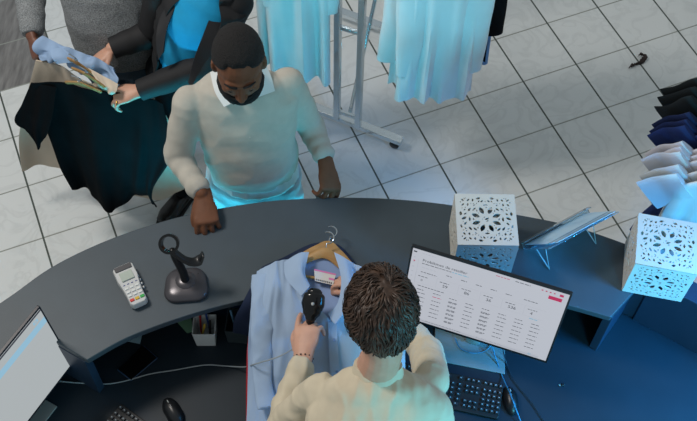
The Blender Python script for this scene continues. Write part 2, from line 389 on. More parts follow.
def monitor(name,label,R,wdir,W,a,b_,base,ui,bez,z0=.75):
    # R: top right corner of the screen, wdir: unit width direction, a: lean, b_: drop
    m_=V(wdir[1],-wdir[0],0);dn=nrm(m_*a-V(0,0,b_));Hh=math.hypot(a,b_);nf=nrm(np.cross(-dn,wdir)*-1);
    if nf@m_<0:nf=-nf
    TL=R-wdir*W
    base=V(*base);t=thing(name,label,'monitor',(base[0],base[1],z0))
    def P(u,v,d=0):return TL+wdir*u+dn*v+nf*d   # metres from the top left corner
    def slab_(u0,v0,u1,v1,d0,d1,r=.004):
        P2=rrect(u1-u0,v1-v0,r,3,((u0+u1)/2,(v0+v1)/2));return MB().prism(P2,d0,d1,X=lambda q:P(q[0],q[1],q[2]))
    slab_(-.004,-.006,W+.004,Hh+.008,-.012,-.001).build('bezel',bez,t,smooth=False,bevel=.001)
    slab_(.05,.05,W-.05,Hh-.04,-.045,-.012,.03).build('housing',blk,t,smooth=False,bevel=.008)
    mb=MB();mats=[scr,ink,ink2,lgt,mag,cyn,sblue,scr2];mb.prism([(.003,.003),(W-.003,.003),(W-.003,Hh-.005),(.003,Hh-.005)],-.001,.0002,mi=0 if ui==1 else 7,X=lambda q:P(q[0],q[1],q[2]))
    def bar(u,v,w_,h_,mi,d=.0007):
        if ui==1:u*=W/.575;w_*=W/.575
        vs=[P(u,v,d),P(u+w_,v,d),P(u+w_,v+h_,d),P(u,v+h_,d)];mb.add(vs,[(0,1,2,3)],mi)
    def txt(s,u,v,size,mi):
        vs,fs=textmesh(s,size,lambda q:P((u+q[0])*W/.575,v-q[1],.0008));mb.add(vs,fs,mi)
    rd=random.Random(4)
    def words(u,v,w_,mi=1,h_=.0029):
        x=0
        while x<w_:
            l=rd.uniform(.006,.016);l=min(l,w_-x);bar(u+x,v,l,h_,mi);x+=l+.003
    if ui==1:
        k=W
        bar(.008,.012,.012,.006,2);words(.04,.014,.05,3)
        txt('Problèmes de retailler',.045,.053,.0185,2)
        words(.045,.062,.11);words(.158,.062,.06,5)
        bar(.03,.045,.0012,.23,3);bar(.45,.016,.0,.0,3)
        words(.31,.013,.05,4,.0028);words(.38,.013,.055,1)
        for i in range(4):bar(.505-.0+i*.0145-.03,.014,.006,.005,4)
        bar(.540,.012,.014,.011,4);bar(.505,.032,.048,.017,4)
        words(.047,.082,.055,3)
        for i in range(6):words(.14+i*.055+(.012 if i==5 else 0),.087,.022 if i<5 else .05,1);
        words(.047,.105,.06)
        num=['0','59','86','36','536','4'];
        for i in range(6):
            u=.04+i*.082;words(u,.128,.035);txt(num[i],u+.012,.153,.020 if i else .014,2)
            bar(u-.012,.115,.076,.001,3);bar(u-.012,.165,.076,.001,3);bar(u-.012,.115,.001,.05,3)
        words(.045,.178,.10);words(.465,.172,.03,5)
        for i in range(8):
            u=.045+i*.062
            words(u,.197,.028)
            for j in range(6):
                mi=4 if (i==1 and j==0) else 1
                words(u,.215+j*.022,.034,mi);
                if i in (2,4):words(u,.220+j*.022,.030,mi)
        bar(.0,.352,W-.01,.0012,3);words(.04,.358,.20);words(.30,.358,.1);bar(.5,.356,.012,.009,5)
        bar(.004,Hh-.018,W-.008,.010,3)
        for j in range(9):bar(.012,.04+j*.024,.006,.005,3)
        bar(.012,.2,.010,.009,5);bar(.0123,.058,.006,.005,4)
    else:
        bar(.003,.003,W-.006,.012,1);bar(.003,.012,W-.006,.040,7,.0009);bar(.003,.052,W-.006,.034,6,.0009)
        for i in range(3):words(W-.15-i*.1,.066,.03,7,.006)
        bar(W-.05,.024,.022,.016,6,.0012);bar(W-.044,.028,.010,.008,7,.0014)
        for i in range(4):
            for j in range(7):words(.03+i*.14,.11+j*.04,.06,3,.0015)
    mb.build('screen',mats,t,smooth=False)
    # stand
    hub=P(W/2,Hh*.55,-.05);foot=V(hub[0],hub[1],z0+.012);nb_=V(hub[0],hub[1],hub[2])
    MB().loft([foot,foot*.5+nb_*.5-m_*.01,hub],[(.03,.012),(.026,.012),(.03,.014)],side=wdir,n=16).build('stand_neck',silver,t)
    return t,P
wR=nrm(V(.767-.226,1.688-1.862,0))
R1=at(571,295,1.31)
bc=sum([at(*q) for q in [(424,333,.76),(505,343,.76),(505,373,.76),(440,360,.76)]])/4
tR,PR=monitor('monitor','right-hand monitor showing a white table page with magenta button',R1,wR,.546,.075,.368,(.50,1.70,0),1,blk)
ry=math.atan2(wR[1],wR[0])
b1=at(505,374,.757);b2=at(508,338,.757);b0=at(428,352,.757)
MB().prism([(b1[0],b1[1]),(b1[0]+.012,b1[1]+.22),(b1[0]-.25,b1[1]+.27),(b1[0]-.265,b1[1]+.05)],.751,.757).build('stand_base',steelg,tR,smooth=False,bevel=.002)
R2=V(*at(40,308,1.27));q=at(0,357,1.27);wL=nrm(R2-q)
tL,PL=monitor('monitor','left-hand monitor with pale page and light blue bar, cut by the left edge',R2,wL,.55,.025,.408,(-1.16,1.40,0),2,mat('bezel_dark','#1c1e28',.4))
e1=at(57,407,.76);e2=at(38,396,.76)
MB().prism([tuple(at(57,406,.76)[:2]),tuple(at(36,394,.76)[:2]),tuple(at(-20,425,.76)[:2]),tuple(at(22,452,.76)[:2])],.751,.758).build('stand_base',silver,tL,smooth=False,bevel=.002)
# ---------------------------------------------------------------- keyboards, mice
keym=mat('key_black','#202327',.5,var=.08);kbm=mat('keyboard_black','#0f1113',.5)
glyph=mat('key_legend','#8d9296',.6)
def keyboard(label,c,rz):
    t=thing('keyboard',label,'keyboard',(c[0],c[1],.751),rz)
    MB().prism(rrect(.44,.14,.008,4),0,.014).build('case',kbm,t,smooth=False,bevel=.003,world=False)
    def key(x,y,w_,h_=.0155):
        m_=MB();a=w_/2-.001;b_=h_/2-.001;c_=a-.0018;d=b_-.0018
        m_.add([(-a,-b_,0),(a,-b_,0),(a,b_,0),(-a,b_,0),(-c_,-d,.008),(c_,-d,.008),(c_,d,.008),(-c_,d,.008)],[(0,3,2,1),(4,5,6,7),(0,1,5,4),(1,2,6,5),(2,3,7,6),(3,0,4,7)])
        m_.add([(-.003,-.001,.0083),(.002,-.001,.0083),(.002,.003,.0083),(-.003,.003,.0083)],[(0,1,2,3)],1)
        o=m_.build('key',[keym,glyph],t,smooth=False,world=False);o.location=(x,y,.013);return o
    proto={}
    for r in range(6):
        y=.052-r*.0195-(.004 if r else 0)+(.003 if r==0 else 0)
        xs=[]
        if r<5:xs+=[(-.208+i*.0188,.0175) for i in range(14 if r else 13)]+[(.062,.018)]
        else:xs+=[(-.205,.022),(-.18,.022),(-.155,.022),(-.10,.08),(-.045,.02),(-.02,.02),(.005,.02),(.03,.02),(.057,.02)]
        xs+=[(.090+i*.0188,.0175) for i in range(3)] if r not in (3,) else []
        xs+=[(.154+i*.0188,.0175) for i in range(4)]
        for x,w_ in xs:
            k=round(w_,4)
            if k in proto:
                o=proto[k].copy();COL.objects.link(o);o.location=(x,y,.013)
            else:proto[k]=key(x,y,w_);proto[k].location=(x,y,.013)
    return t
def place_kb(label,p1,p2,anchor,sx_,sy_):
    # p1->p2: points along the width direction; anchor: where local corner (sx,sy) lies
    d=nrm(p2-p1);rz=math.atan2(d[1],d[0]);R=Rz(rz);loc=V(sx_*.22,sy_*.07,0);c=anchor-R@loc;return keyboard(label,c,rz)
k1=at(452,373,.765);k2=at(503,384,.765);place_kb('black keyboard beside the clerk, below the right-hand monitor',k1,k2,at(504,384,.765),1,1)
place_kb('black keyboard at the bottom edge, beneath the left-hand monitor',at(121,404,.765),at(140,418,.765),at(121,403,.765),-1,1)
def mouse(label,c,rz,s=1):
    t=thing('computer_mouse',label,'mouse',(c[0],c[1],.751),rz)
    def f(d):return 1
    m_=MB();n=20;vs=[];fs=[]
    prof=[(0,-.058,.001),(.016,-.056,.01)]
    m_.ell((0,0,.0),(.031*s,.056*s,.036*s),nu=28,nv=18,fn=lambda d:1)
    m_.v=[(x*(1-.1*(y/.056)**2)*(1.0-.12*math.exp(-(y/.02)**2)),y,max(z,.001)) for x,y,z in m_.v]
    m_.build('body',blk,t,world=False)
    MB().ell((0,.03*s,.029*s),(.003,.009,.006),nu=14,nv=8).build('scroll_wheel',silver,t,world=False)
    MB().box((0,.01*s,.0355*s),(.002,.014,.002)).build('button',mat('grey_dot','#7c8084',.5),t,world=False,bevel=.0005)
    return t
mouse('black mouse beside the right-hand keyboard',at(511,400,.765),.1)
mouse('black mouse lying on the desk near the bottom edge',at(173,411,.765),.6,1.12)
# ---------------------------------------------------------------- payment terminal
tw=mat('terminal_white','#b9bbbb',.45,var=.03);tgrey=mat('terminal_lcd','#a4aea4',.3);tdk=mat('terminal_dark','#3a3a3e',.4)
tp=thing('payment_terminal','white card payment terminal with coloured keys lying on the counter','card terminal',(*((at(114,271,1.08)+at(132,266,1.08)+at(147,297,1.08)+at(131,307,1.08))/4)[:2],1.051))
dd=nrm((at(114,271,1.08)+at(132,266,1.08))-(at(147,297,1.08)+at(131,307,1.08)));tp.rotation_euler=(0,0,math.atan2(-dd[0],dd[1]))
def outl(k):
    P=[(-.038,.078),(-.030,.086),(.030,.086),(.038,.078),(.039,.03),(.034,.0),(.031,-.03),(.031,-.074),(.022,-.084),(-.022,-.084),(-.031,-.074),(-.031,-.03),(-.034,0),(-.039,.03)]
    return [(x*k,y*(1-(1-k)*.5)) for x,y in P]
m_=MB();n=14
lay=[(.9,0),(1,.006),(1,.024),(.93,.034)]
vs=[];fs=[]
for k,z in lay:vs+=[(x,y,z+(.008 if y>.02 and z>.02 else 0)) for x,y in outl(k)]
for i in range(3):
    for j in range(n):fs.append((i*n+j,(i+1)*n+j,(i+1)*n+(j+1)%n,i*n+(j+1)%n))
fs+=[tuple(range(n)),tuple(range(3*n,4*n))[::-1]];m_.add(vs,fs);m_.build('body',tw,tp,world=False,bevel=.002)
MB().box((0,.071,.0425),(.062,.020,.003)).build('printer_cover',tdk,tp,world=False,bevel=.001,smooth=False)
MB().box((0,.036,.0405),(.046,.036,.004),Rx(-.0)).build('display',tgrey,tp,world=False,bevel=.001,smooth=False)
kc={'w':mat('term_key','#cfd2d0',.5),'b':mat('term_keyb','#3b4a86',.5),'r':mat('term_red','#c4332c',.5),'y':mat('term_yel','#c9a52c',.5),'g':mat('term_green','#229a45',.5)}
for r in range(5):
    for c in range(4 if r==0 else 3):
        if r==0:x=-.0225+c*.015;k='b';sz=(.008,.003,.003)
        else:x=-.019+c*.019;k='w';sz=(.014,.008,.003)
        if r==4:k='ryg'[c];sz=(.015,.010,.003)
        y=.004-r*.0155-(.004 if r==4 else 0)
        MB().box((x,y,.0350),(sz[0],sz[1],.006)).build('key',kc[k],tp,world=False,bevel=.001,smooth=False)
for k in range(5):MB().box((.0375,.045-k*.017,.02),(.006,.008,.01)).build('side_ridge',tw,tp,world=False,bevel=.002)
# ---------------------------------------------------------------- scanner cradle
cdc=V(*((at(165,300,1.06)+at(205,295,1.06)+at(205,275,1.06)+at(170,270,1.06))/4)[:2],1.051)
cr=thing('scanner_stand','black gooseneck barcode scanner stand with rounded square base on the counter','stand',tuple(cdc),.12)
def off3(p):return V(*p)
gm=mat('stand_base_grey','#4a484c',.3,metal=.4)
def tri(k):
    P=rrect(.150*k,.135*k,.045*k,8);return [(x*(1+.12*(-y/.07)) if y<0 else x*(1-.10*(y/.07)),y) for x,y in P]
m_=MB();A=[];n=len(tri(1))
for k,z in ((.97,0),(1,.006),(1,.012),(.94,.020),(.7,.027),(.4,.030)):A+=[(x,y,z) for x,y in tri(k)]
fs=[]
for i in range(5):
    for j in range(n):fs.append((i*n+j,i*n+(j+1)%n,(i+1)*n+(j+1)%n,(i+1)*n+j))
fs+=[tuple(range(n))[::-1],tuple(range(5*n,6*n))];m_.add(A,fs).build('base',gm,cr,world=False)
for x,y in ((-.042,-.02),(.040,.030)):MB().lathe([(.0065,.0),(.0065,.027),(.0045,.0272)],(x,y,0)).build('screw_hole',blk2,cr,world=False)
MB().lathe([(.036,.02),(.036,.031),(.030,.036),(.016,.040)],(0,.008,0)).build('collar',gm,cr,world=False)
Ri=Rz(-.12)
top=Ri@(at(172,250,1.26)-cdc);top[2]=.21
MB().loft([(0,.006,.03),(-.004,.012,.09),top*.75+V(0,0,.01),top*.97],[.016,.015,.014,.012],n=14).build('gooseneck',blk,cr,world=False)
# ring cup
X0=fr(V(1,.1,.1),V(0,.8,.6));rc=top+V(-.006,.012,.022)
m_=MB();ring=[]
for k in range(29):
    a=math.radians(-60+300*k/28);ring.append(rc+X0@V(.027*math.cos(a),.027*math.sin(a),0))
m_.loft(ring,[(.003,.014)]*29,side=X0@V(1,0,0) if 0 else np.cross(X0[:,2],V(0,0,1)) ,n=10,sub=1)
m_=MB();vs=[];fs=[]
for k in range(33):
    a=2*math.pi*k/32
    for rr,zz in ((.023,-.019),(.033,-.021),(.035,.019),(.026,.021)):vs.append(rc+X0@V(rr*math.cos(a),rr*math.sin(a),zz))
for k in range(32):
    for j in range(4):fs.append((k*4+j,(k+1)*4+j,(k+1)*4+(j+1)%4,k*4+(j+1)%4))
m_.add(vs,fs).build('holder_ring',blk2,cr,world=False)
MB().loft([top*.97,top*.8+V(.03,-.01,-.0),top*.66+V(.055,-.012,.015),top*.6+V(.078,-.005,.03),top*.62+V(.092,.0,.05)],[(.014,.010),(.014,.009),(.016,.007),(.020,.006),(.016,.005)],side=(0,1,.3),n=12).build('trigger_rest',blk,cr,world=False)
# ---------------------------------------------------------------- things under the counter top
paperw=mat('card_white','#c3cacc',.6,var=.03)
def cup(name,label,cat,c,wx,wy,h,material,rz,wall=.003,taper=.92,group=None):
    t=thing(name,label,cat,(c[0],c[1],.751),rz)
    m_=MB();a=rrect(wx*taper,wy*taper,.004,3);b_=rrect(wx,wy,.004,3);c2=rrect(wx-2*wall,wy-2*wall,.003,3);d=rrect(wx*taper-2*wall,wy*taper-2*wall,.003,3);n=len(a)
    vs=[(*p,0) for p in a]+[(*p,h) for p in b_]+[(*p,h) for p in c2]+[(*p,.004) for p in d];fs=[]
    for i in range(3):
        for j in range(n):fs.append((i*n+j,i*n+(j+1)%n,(i+1)*n+(j+1)%n,(i+1)*n+j))
    fs+=[tuple(range(n))[::-1],tuple(range(3*n,4*n))];m_.add(vs,fs).build('shell',material,t,world=False,smooth=False);return t
ct=at(204,324,.86);cup('pen_holder','white square pen holder on the desk beneath the counter edge','pen holder',ct-V(0,.0,0),.085,.085,.105,paperw,.03,taper=.86)
cb=at(238,319,.86);binm=mat('smoky_plastic','#3d4a50',.3,trans=.3);cup('desk_tray','smoky grey open desk tray right of the white pen holder','tray',cb,.09,.10,.10,binm,-.05)
pens=[('red','#a82f34',ct,(-.02,.02),.10),('blue','#22407a',ct,(.012,.016),-.35),('black','#1b1b1e',ct,(.018,-.012),.3),('yellow','#b59a3b',ct,(-.01,-.02),1.0),
      ('green','#2f6b4a',cb,(.0,-.02),.6),('pale blue','#5b83a0',cb,(-.02,.01),-.5)]
for i,(nm,hx,c,(dx,dy),a) in enumerate(pens):
    L_=.125;z=.757;tilt=.25;d=nrm(V(math.sin(a)*.25,math.cos(a)*.25,1));p0=V(c[0]+dx-d[0]*.045,c[1]+dy-d[1]*.045,z+.004);p1=p0+d*.118
    t=thing('pen',f'{nm} pen standing in the '+('white pen holder' if c is ct else 'smoky grey tray'),'pen',tuple(p0))
    MB().loft([p0,p0+d*.012,p0+d*.095],[.002,.004,.004],n=8,sub=1).build('barrel',mat('pen_'+nm,hx,.4),t)
    MB().loft([p0+d*.093,p1],[.0048,.0046],n=8,sub=1).build('cap',mat('pencap_'+nm,hx,.3,var=.3),t)
def sheet(name,label,cat,pts,z,material,th=.0008,bevel=0):
    P=[at(*q,z) for q in pts];c=sum(P)/len(P);t=MB().prism([tuple(p[:2]-c[:2]) for p in P],0,th)
    o=t.build(name,material,smooth=False,bevel=bevel);o.location=(c[0],c[1],.7515);return tag(o,label,cat)
sheet('sticky_note','small green note lying left of the pen holder','note',[(176,321),(191,316),(193,332),(187,333)],.752,mat('note_green','#6f9a7c',.7))
sheet('paper_card','small pale blue card lying under the counter edge','card',[(126,341),(133,336),(142,335),(140,344)],.752,mat('card_pale','#8fb5c6',.6))
pc=[at(*q,.755) for q in [(143,345),(158,358),(131,381),(117,370)]];c=sum(pc)/4
ph=thing('tablet','black tablet lying on the dark desk beneath the counter','tablet',(c[0],c[1],.751))
MB().prism([tuple(p[:2]) for p in pc],.751,.759).build('case',mat('tablet_edge','#22405f',.4),ph,smooth=False,bevel=.003)
cc_=[c+(p-c)*.95 for p in pc];MB().prism([tuple(p[:2]) for p in cc_],.759,.7595).build('screen',blk2,ph,smooth=False)
cl=at(563,385,.755);t=thing('binder_clip','tiny black clip lying alone on the blue-lit desk','clip',(cl[0],cl[1],.751))
MB().box((cl[0],cl[1],.756),(.014,.009,.009)).build('body',blk,t,bevel=.002);MB().box((cl[0]-.011,cl[1],.753),(.010,.007,.003)).build('lever',silver,t,bevel=.001)
# ---------------------------------------------------------------- leaflet stand
acr=mat('acrylic','#bfe0f2',.05,trans=.9,var=0,ior=1.3);leafm=mat('leaflet_blue','#8db4d2',.4,col2='#b4d0e2',vscale=9);
B1=at(524,249,1.055);B2=at(590,214,1.055);d=nrm(B2-B1);nn=V(d[1],-d[0],0);rec=math.radians(56)
u=nn*math.cos(rec)+V(0,0,math.sin(rec));fn_=np.cross(d,u);fn_=-fn_ if fn_@nn>0 else fn_
base=(B1+B2)/2;base[2]=1.051
ls=thing('leaflet_stand','clear acrylic leaflet stand holding blue leaflets between the two white cubes','leaflet stand',tuple(base))
W_=np.linalg.norm(B2-B1);O=B1.copy();O[2]=1.053
def PP(q):return O+d*q[0]+u*q[1]+fn_*q[2]
MB().prism([(0,0),(W_,0),(W_,.20),(0,.20)],-.0015,.0015,X=PP).build('back_plate',acr,ls,smooth=False)
MB().prism([(0,0),(W_,0),(W_,.003),(0,.003)],.0,.028,X=PP).build('ledge',acr,ls,smooth=False)
MB().prism([(0,0),(W_,0),(W_,.03),(0,.03)],.026,.029,X=PP).build('lip',acr,ls,smooth=False)
for k in range(3):
    t=MB().prism([(.01+.012*k,.004),(W_*.93+.006*k,.004),(W_*.93+.006*k,.17+.015*k),(.01+.012*k,.17+.015*k)],.0125-.003*k,.014-.003*k,X=PP).build('leaflet',leafm,smooth=False)
    tag(t,['front leaflet of the stack in the clear stand, lowest top edge','middle leaflet of the stack in the clear stand','rear leaflet of the stack in the clear stand, highest top edge'][k],'leaflet','blue leaflets in the clear stand')
for k in (.10,.80):
    a=PP(V(W_*k,.11,-.003));f_=a+nn*.05;f_[2]=1.053;g=PP(V(W_*k,.03,-.003))
    MB().tube([a,f_,g],.0022,n=8,sub=1).build('wire_leg',mat('clear_leg','#b8cfdd',.1,trans=.5),ls)
# ---------------------------------------------------------------- debris on the floor
pts=[(629,68),(633,65),(637,63.5),(641,62),(644,59),(645.5,56),(643,54.5),(640,54.6),(638,56.5)]
P=[at(x,y,.012) for x,y in pts];P=[p+V(0,0,.004*math.sin(i*2)) for i,p in enumerate(P)]
o=MB().loft(P,[(.003,.002),(.012,.004),(.009,.005),(.015,.005),(.014,.006),(.013,.005),(.009,.004),(.008,.004),(.002,.002)],side=(0,0,1) if 0 else (1,.5,0),n=10,sub=4)
def dd_(c,q):return .004*nz(c,120,2)
o=o.union('twisted_scrap',mat('scrap_brown','#2a1e1b',.7,var=.4,vscale=60),voxel=.0025,smooth=1,disp=dd_)
tag(o,'twisted dark brown scrap lying on the pale floor tiles','scrap')
# ---------------------------------------------------------------- chrome clothes rack
rk=thing('clothes_rack','chrome clothes rack with two uprights standing behind the bearded man','clothes rack',(-.02,3.27,0))
fA=at(402,142,.07);fB=at(325,112,.07);fd=nrm(fA-fB);fn2=V(-fd[1],fd[0],0);pA=at(337,118,.1);pB=at(358,125,.1)
Rk=fr(fd,fn2)
def bx(a,b_,w_,h_,nm,bev=.003):
    a=np.array(a,float);b_=np.array(b_,float);L_=np.linalg.norm(b_-a);x=nrm(b_-a);y=nrm(np.cross(V(0,0,1) if abs(x[2])<.9 else fn2,x));R=np.array([x,y,np.cross(x,y)]).T
    return MB().box((a+b_)/2,(L_,w_,h_),R).build(nm,chrome,rk,smooth=False,bevel=bev)
far=fA-fd*.80
bx(V(*fA[:2],.075),V(*far[:2],.075),.045,.03,'foot_bar')
for e,s in ((fA,-1),(far,1)):
    q=e+fd*s*.04
    t=MB().lathe([(.022,-.011),(.026,-.008),(.026,.008),(.022,.011)],(0,0,0),X=lambda p:fr(fn2,fd)@V(p[2],p[0],p[1])+V(q[0],q[1],.027),n=20).build('caster',blk2,rk)
    bx(V(q[0],q[1],.03),V(q[0],q[1],.065),.02,.02,'caster_fork',.001)
zt=1.62
for p in (pA,pB):
    bx(V(*p[:2],.09),V(*p[:2],zt),.03,.03,'upright')
for z in (.16,.78,1.3):
    bx(V(*pA[:2],z),V(*pB[:2],z),.02,.02,'cross_bar')
hc=(pA+pB)/2
for s in (-1,1):
    a=V(*hc[:2],zt)+fd*(.0+.40*s);bx(V(*hc[:2],zt),a,.03,.03,'top_arm')
rails=[]
for s in (-1,1):
    a=V(*hc[:2],zt)+fd*.40*s;bx(a-fn2*.18,a+fn2*.75,.025,.025,'hanging_rail');rails.append(a)
q2=hc+fn2*.7
for p in (V(*hc[:2],zt)+fn2*.7,):
    bx(V(p[0],p[1],.09),V(p[0],p[1],zt),.03,.03,'upright');bx(V(*(p+fd*.4)[:2],.075),V(*(p-fd*.4)[:2],.075),.045,.03,'foot_bar')
    bx(V(*(p+fd*.4)[:2],zt),V(*(p-fd*.4)[:2],zt),.03,.03,'top_arm')
bx(V(*hc[:2],.12)+fn2*.02,V(*(hc+fn2*.3)[:2],.75),.018,.018,'brace')
# ---------------------------------------------------------------- hangers
wood=mat('hanger_wood','#b08a58',.4,col2='#96703f',vscale=12,stretch=(1,1,8));hookm=mat('hook_metal','#b9bfc4',.2,metal=1)
def hanger_tree(label,group,O,xd,yd,span=.40,bar=True,cat='hanger',droop=.075):
    # O: top centre of the wood, xd: lateral, yd: down direction in the hanger's plane
    R=fr(xd,yd);t=thing('clothes_hanger',label,cat,tuple(O),0,group)
    O=np.array(O,float)
    def Q(x,y,z=0):return O+R@V(x,y,z)
    h=span/2;m_=MB()
    m_.loft([Q(-h,droop+.005),Q(-h*.7,droop*.62),Q(-h*.3,droop*.2),Q(0,0.0),Q(h*.3,droop*.2),Q(h*.7,droop*.62),Q(h,droop+.005)],[(.006,.011),(.006,.011),(.006,.015),(.007,.021),(.006,.015),(.006,.011),(.006,.011)],side=R[:,2],n=14)
    m_.build('wooden_body',wood,t)
    pts=[Q(0,-.01),Q(0,-.035)]
    for k in range(9):
        a=math.radians(90-k*30);pts.append(Q(.0+.022*math.cos(a)*1,-.058-.022*math.sin(a)*-1)) if 0 else pts.append(Q(.022*math.sin(math.radians(k*27)),-.035-.022+.022*math.cos(math.radians(k*27))))
    MB().tube(pts,.0025,n=8,sub=2).build('hook',hookm,t)
    if bar:MB().tube([Q(-h*.86,droop*1.0),Q(h*.86,droop*1.0)],.0055,n=10,sub=1).build('trouser_bar',wood,t)
    return t
# ---------------------------------------------------------------- hanging garments
def garment_mb(O,xd,yd,hw,L_,seed,sleeve='long',flare=1.0,dep=.035,neck=.07,wave=.02,sl=.5,sang=78,k=9,mi=0,droop=.07):
    O=np.array(O,float);R=fr(xd,yd);m_=MB();n=72;NV=34;vs=[];fs=[]
    rd=random.Random(seed);ph=rd.uniform(0,6);ph2=rd.uniform(0,6)
    for i in range(NV):
        v=i/(NV-1)
        w_=np.interp(v,[0,.015,.05,.10,.25,1],[neck,neck*1.25,hw*.72,hw*.98,hw*.96,hw*flare])
        d_=np.interp(v,[0,.1,.4,1],[.018,dep,dep*.9,dep*.55])
        for j in range(n):
            a=2*math.pi*j/n;ca,sa=math.cos(a),math.sin(a);x=w_*ca
            wv=wave*(v**.8)*(math.sin(k*x/hw*1.6+ph+1.4*v)+.6*math.sin(2.3*k*x/hw+ph2-2*v))
            z=d_*math.copysign(abs(sa)**.8,sa)+wv
            y=L_*v+droop*(abs(x)/hw)*(1-v*.9)*min(1,v*9)+.012*math.sin(3*x/hw+ph)*v**3
            if v>.97:y+=.0
            vs.append(O+R@V(x,y,z))
    for i in range(NV-1):
        for j in range(n):
            j2=(j+1)%n;fs.append((i*n+j,(i+1)*n+j,(i+1)*n+j2,i*n+j2))
    fs+=[tuple(range(n)),tuple((NV-1)*n+j for j in range(n))[::-1]]
    m_.add(vs,fs,mi)
    for s in (-1,1):
        a=math.radians(sang+rd.uniform(-4,4));p0=O+R@V(s*hw*.80,droop+L_*.045,0);dirv=R@V(s*math.cos(a),math.sin(a),0);dn=R@V(-s*math.sin(a),math.cos(a),0)
        q=[p0,p0+dirv*sl*.25,p0+dirv*sl*.6+R@V(0,0,rd.uniform(-.02,.02)),p0+dirv*sl]
        rr=[(.085,.018),(.092,.015),(.095,.012),(.098,.010)] if sleeve=='short' else [(.08,.024),(.072,.028),(.06,.026),(.045,.022)]
        m_.loft(q,rr,side=dn,n=18,sub=5,round_=False,mi=mi)
    return m_
def shirt(name,label,cat,group,O,xd,yd,hw,L_,seed,material,**kw):
    co=kw.pop('collar',None)
    g=garment_mb(O,xd,yd,hw,L_,seed,**kw).build(name,material)
    tag(g,label,cat,group)
    return g
wsh=mat('shirt_white','#dde2e4',.8,var=.03,bump=.05,bscale=30);wsh2=mat('shirt_white_sheer','#cbd2d5',.8,var=.03);bks=mat('cloth_black','#0e1216',.95,var=.15,spec=.15);blus=mat('cloth_blue','#6a93c4',.8)
yd=V(0,0,-1)
# shirts on the right rail of the rack
zr=1.60
lab=['white shirt hanging foremost on the rack\'s right rail, hem nearest the camera','white shirt hanging second on the right rail of the chrome rack','white shirt hanging third on the right rail of the chrome rack','black jacket hanging behind the white shirts at the rack\'s right','blue shirt hanging behind the black jacket on the rack','dark garment hanging last on the right rail of the rack']
S0=at(436,98,.62)
for i,(dx,dy,hw,L_,mt,sd) in enumerate([(-.015,0,.160,.84,wsh,1),(-.045,.08,.160,.82,wsh,2),(-.02,.16,.165,.84,wsh,3),(.055,.235,.165,.87,bks,4),(.08,.31,.165,.93,blus,5),(.05,.40,.17,.74,bks,6)]):
    O=V(S0[0]+dx,S0[1]+dy,1.47);xd=V(math.cos(.12-.03*i),math.sin(.12-.03*i),0)
    nm=['white_shirt','white_shirt','white_shirt','black_jacket','blue_shirt','dark_jacket'][i]
    shirt(nm,lab[i],'shirt' if i not in (3,5) else 'jacket','clothes on the rack\'s right rail',O,xd,yd,hw,L_,sd,mt,flare=1.12,wave=.016,k=7,sl=.56,sang=87)
    hanger_tree('wooden hanger carrying the '+['foremost white shirt','second white shirt','third white shirt','black jacket','blue shirt','last dark garment'][i]+' on the right rail','hangers on the rack',O-V(0,0,.005),xd,yd,.28,False,droop=.05)
L0=at(300,82,.52)
for i,(dx,dy,L_,sd) in enumerate([(0,0,.98,11),(-.05,.09,.95,12)]):
    O=V(L0[0]+dx,L0[1]+dy+.03,1.50);xd=V(1,-.12+.1*i,0)
    shirt('white_dress',['pale white long garment hanging foremost on the rack\'s left rail','pale white long garment hanging second on the rack\'s left rail'][i],'dress','clothes on the rack\'s left rail',O,nrm(xd),yd,.15,L_,sd,wsh2,flare=.98,wave=.022,k=5,sl=.40,sang=88)
    hanger_tree('wooden hanger carrying the '+['foremost','second'][i]+' pale garment on the left rail','hangers on the rack',O+V(0,0,.012),nrm(xd),yd,.26,False)
# shirts on the right-edge rail
tees=[('white_tee_shirt','cyan lit white tee shirt hanging nearest the camera at the right edge','#cfd6d8'),('white_tee_shirt','white tee shirt hanging second from the camera at the right edge','#cfd3d6'),('white_tee_shirt','white tee shirt hanging third from the camera at the right edge','#cdcdd2'),('white_tee_shirt','white tee shirt hanging fourth from the camera at the right edge','#cbc9d0'),('white_tee_shirt','white tee shirt hanging fifth, touching the navy shirts at the right edge','#cac8ce'),
 ('navy_tee_shirt','navy tee shirt hanging directly behind the white ones at the right edge','#15295c'),('navy_tee_shirt','navy tee shirt hanging in the middle of the three navy ones','#142655'),('navy_tee_shirt','navy tee shirt hanging farthest of the three navy ones','#12224c'),
 ('black_tee_shirt','black tee shirt hanging directly behind the navy ones','#131a1e'),('black_tee_shirt','black tee shirt hanging second farthest on the right-edge rail','#12191d'),('black_tee_shirt','black tee shirt hanging farthest on the right-edge rail','#121a1e')]
ya=[at(670,q,1.2)[1] for q in (184,172,164,156,148,137,128,119,107,96,85)]
for i,(nm,lb,hx) in enumerate(tees):
    y=ya[i];x=1.425+(y-2.2)*.33;O=V(x,y,1.235);a=.06*math.sin(i*2.1)-.12
    shirt(nm,lb,'tee shirt','tee shirts on the right-edge rail',O,V(math.cos(a),math.sin(a),0),yd,.21,.60,30+i,mat('tee'+hx[1:],hx,.85,var=.05),sleeve='short',sl=.15,sang=42,wave=.006,dep=.015,droop=.045)
    hanger_tree(lb.split(' hanging')[0].replace('cyan lit ','')+' hanger, '+['nearest','second','third','fourth','fifth','sixth','seventh','eighth','ninth','tenth','eleventh'][i]+' from the camera on the right-edge rail','hangers on the right-edge rail',O-V(0,0,.018),V(math.cos(a),math.sin(a),0),yd,.28,False,droop=.045)
O=V(1.36,2.22,1.0)
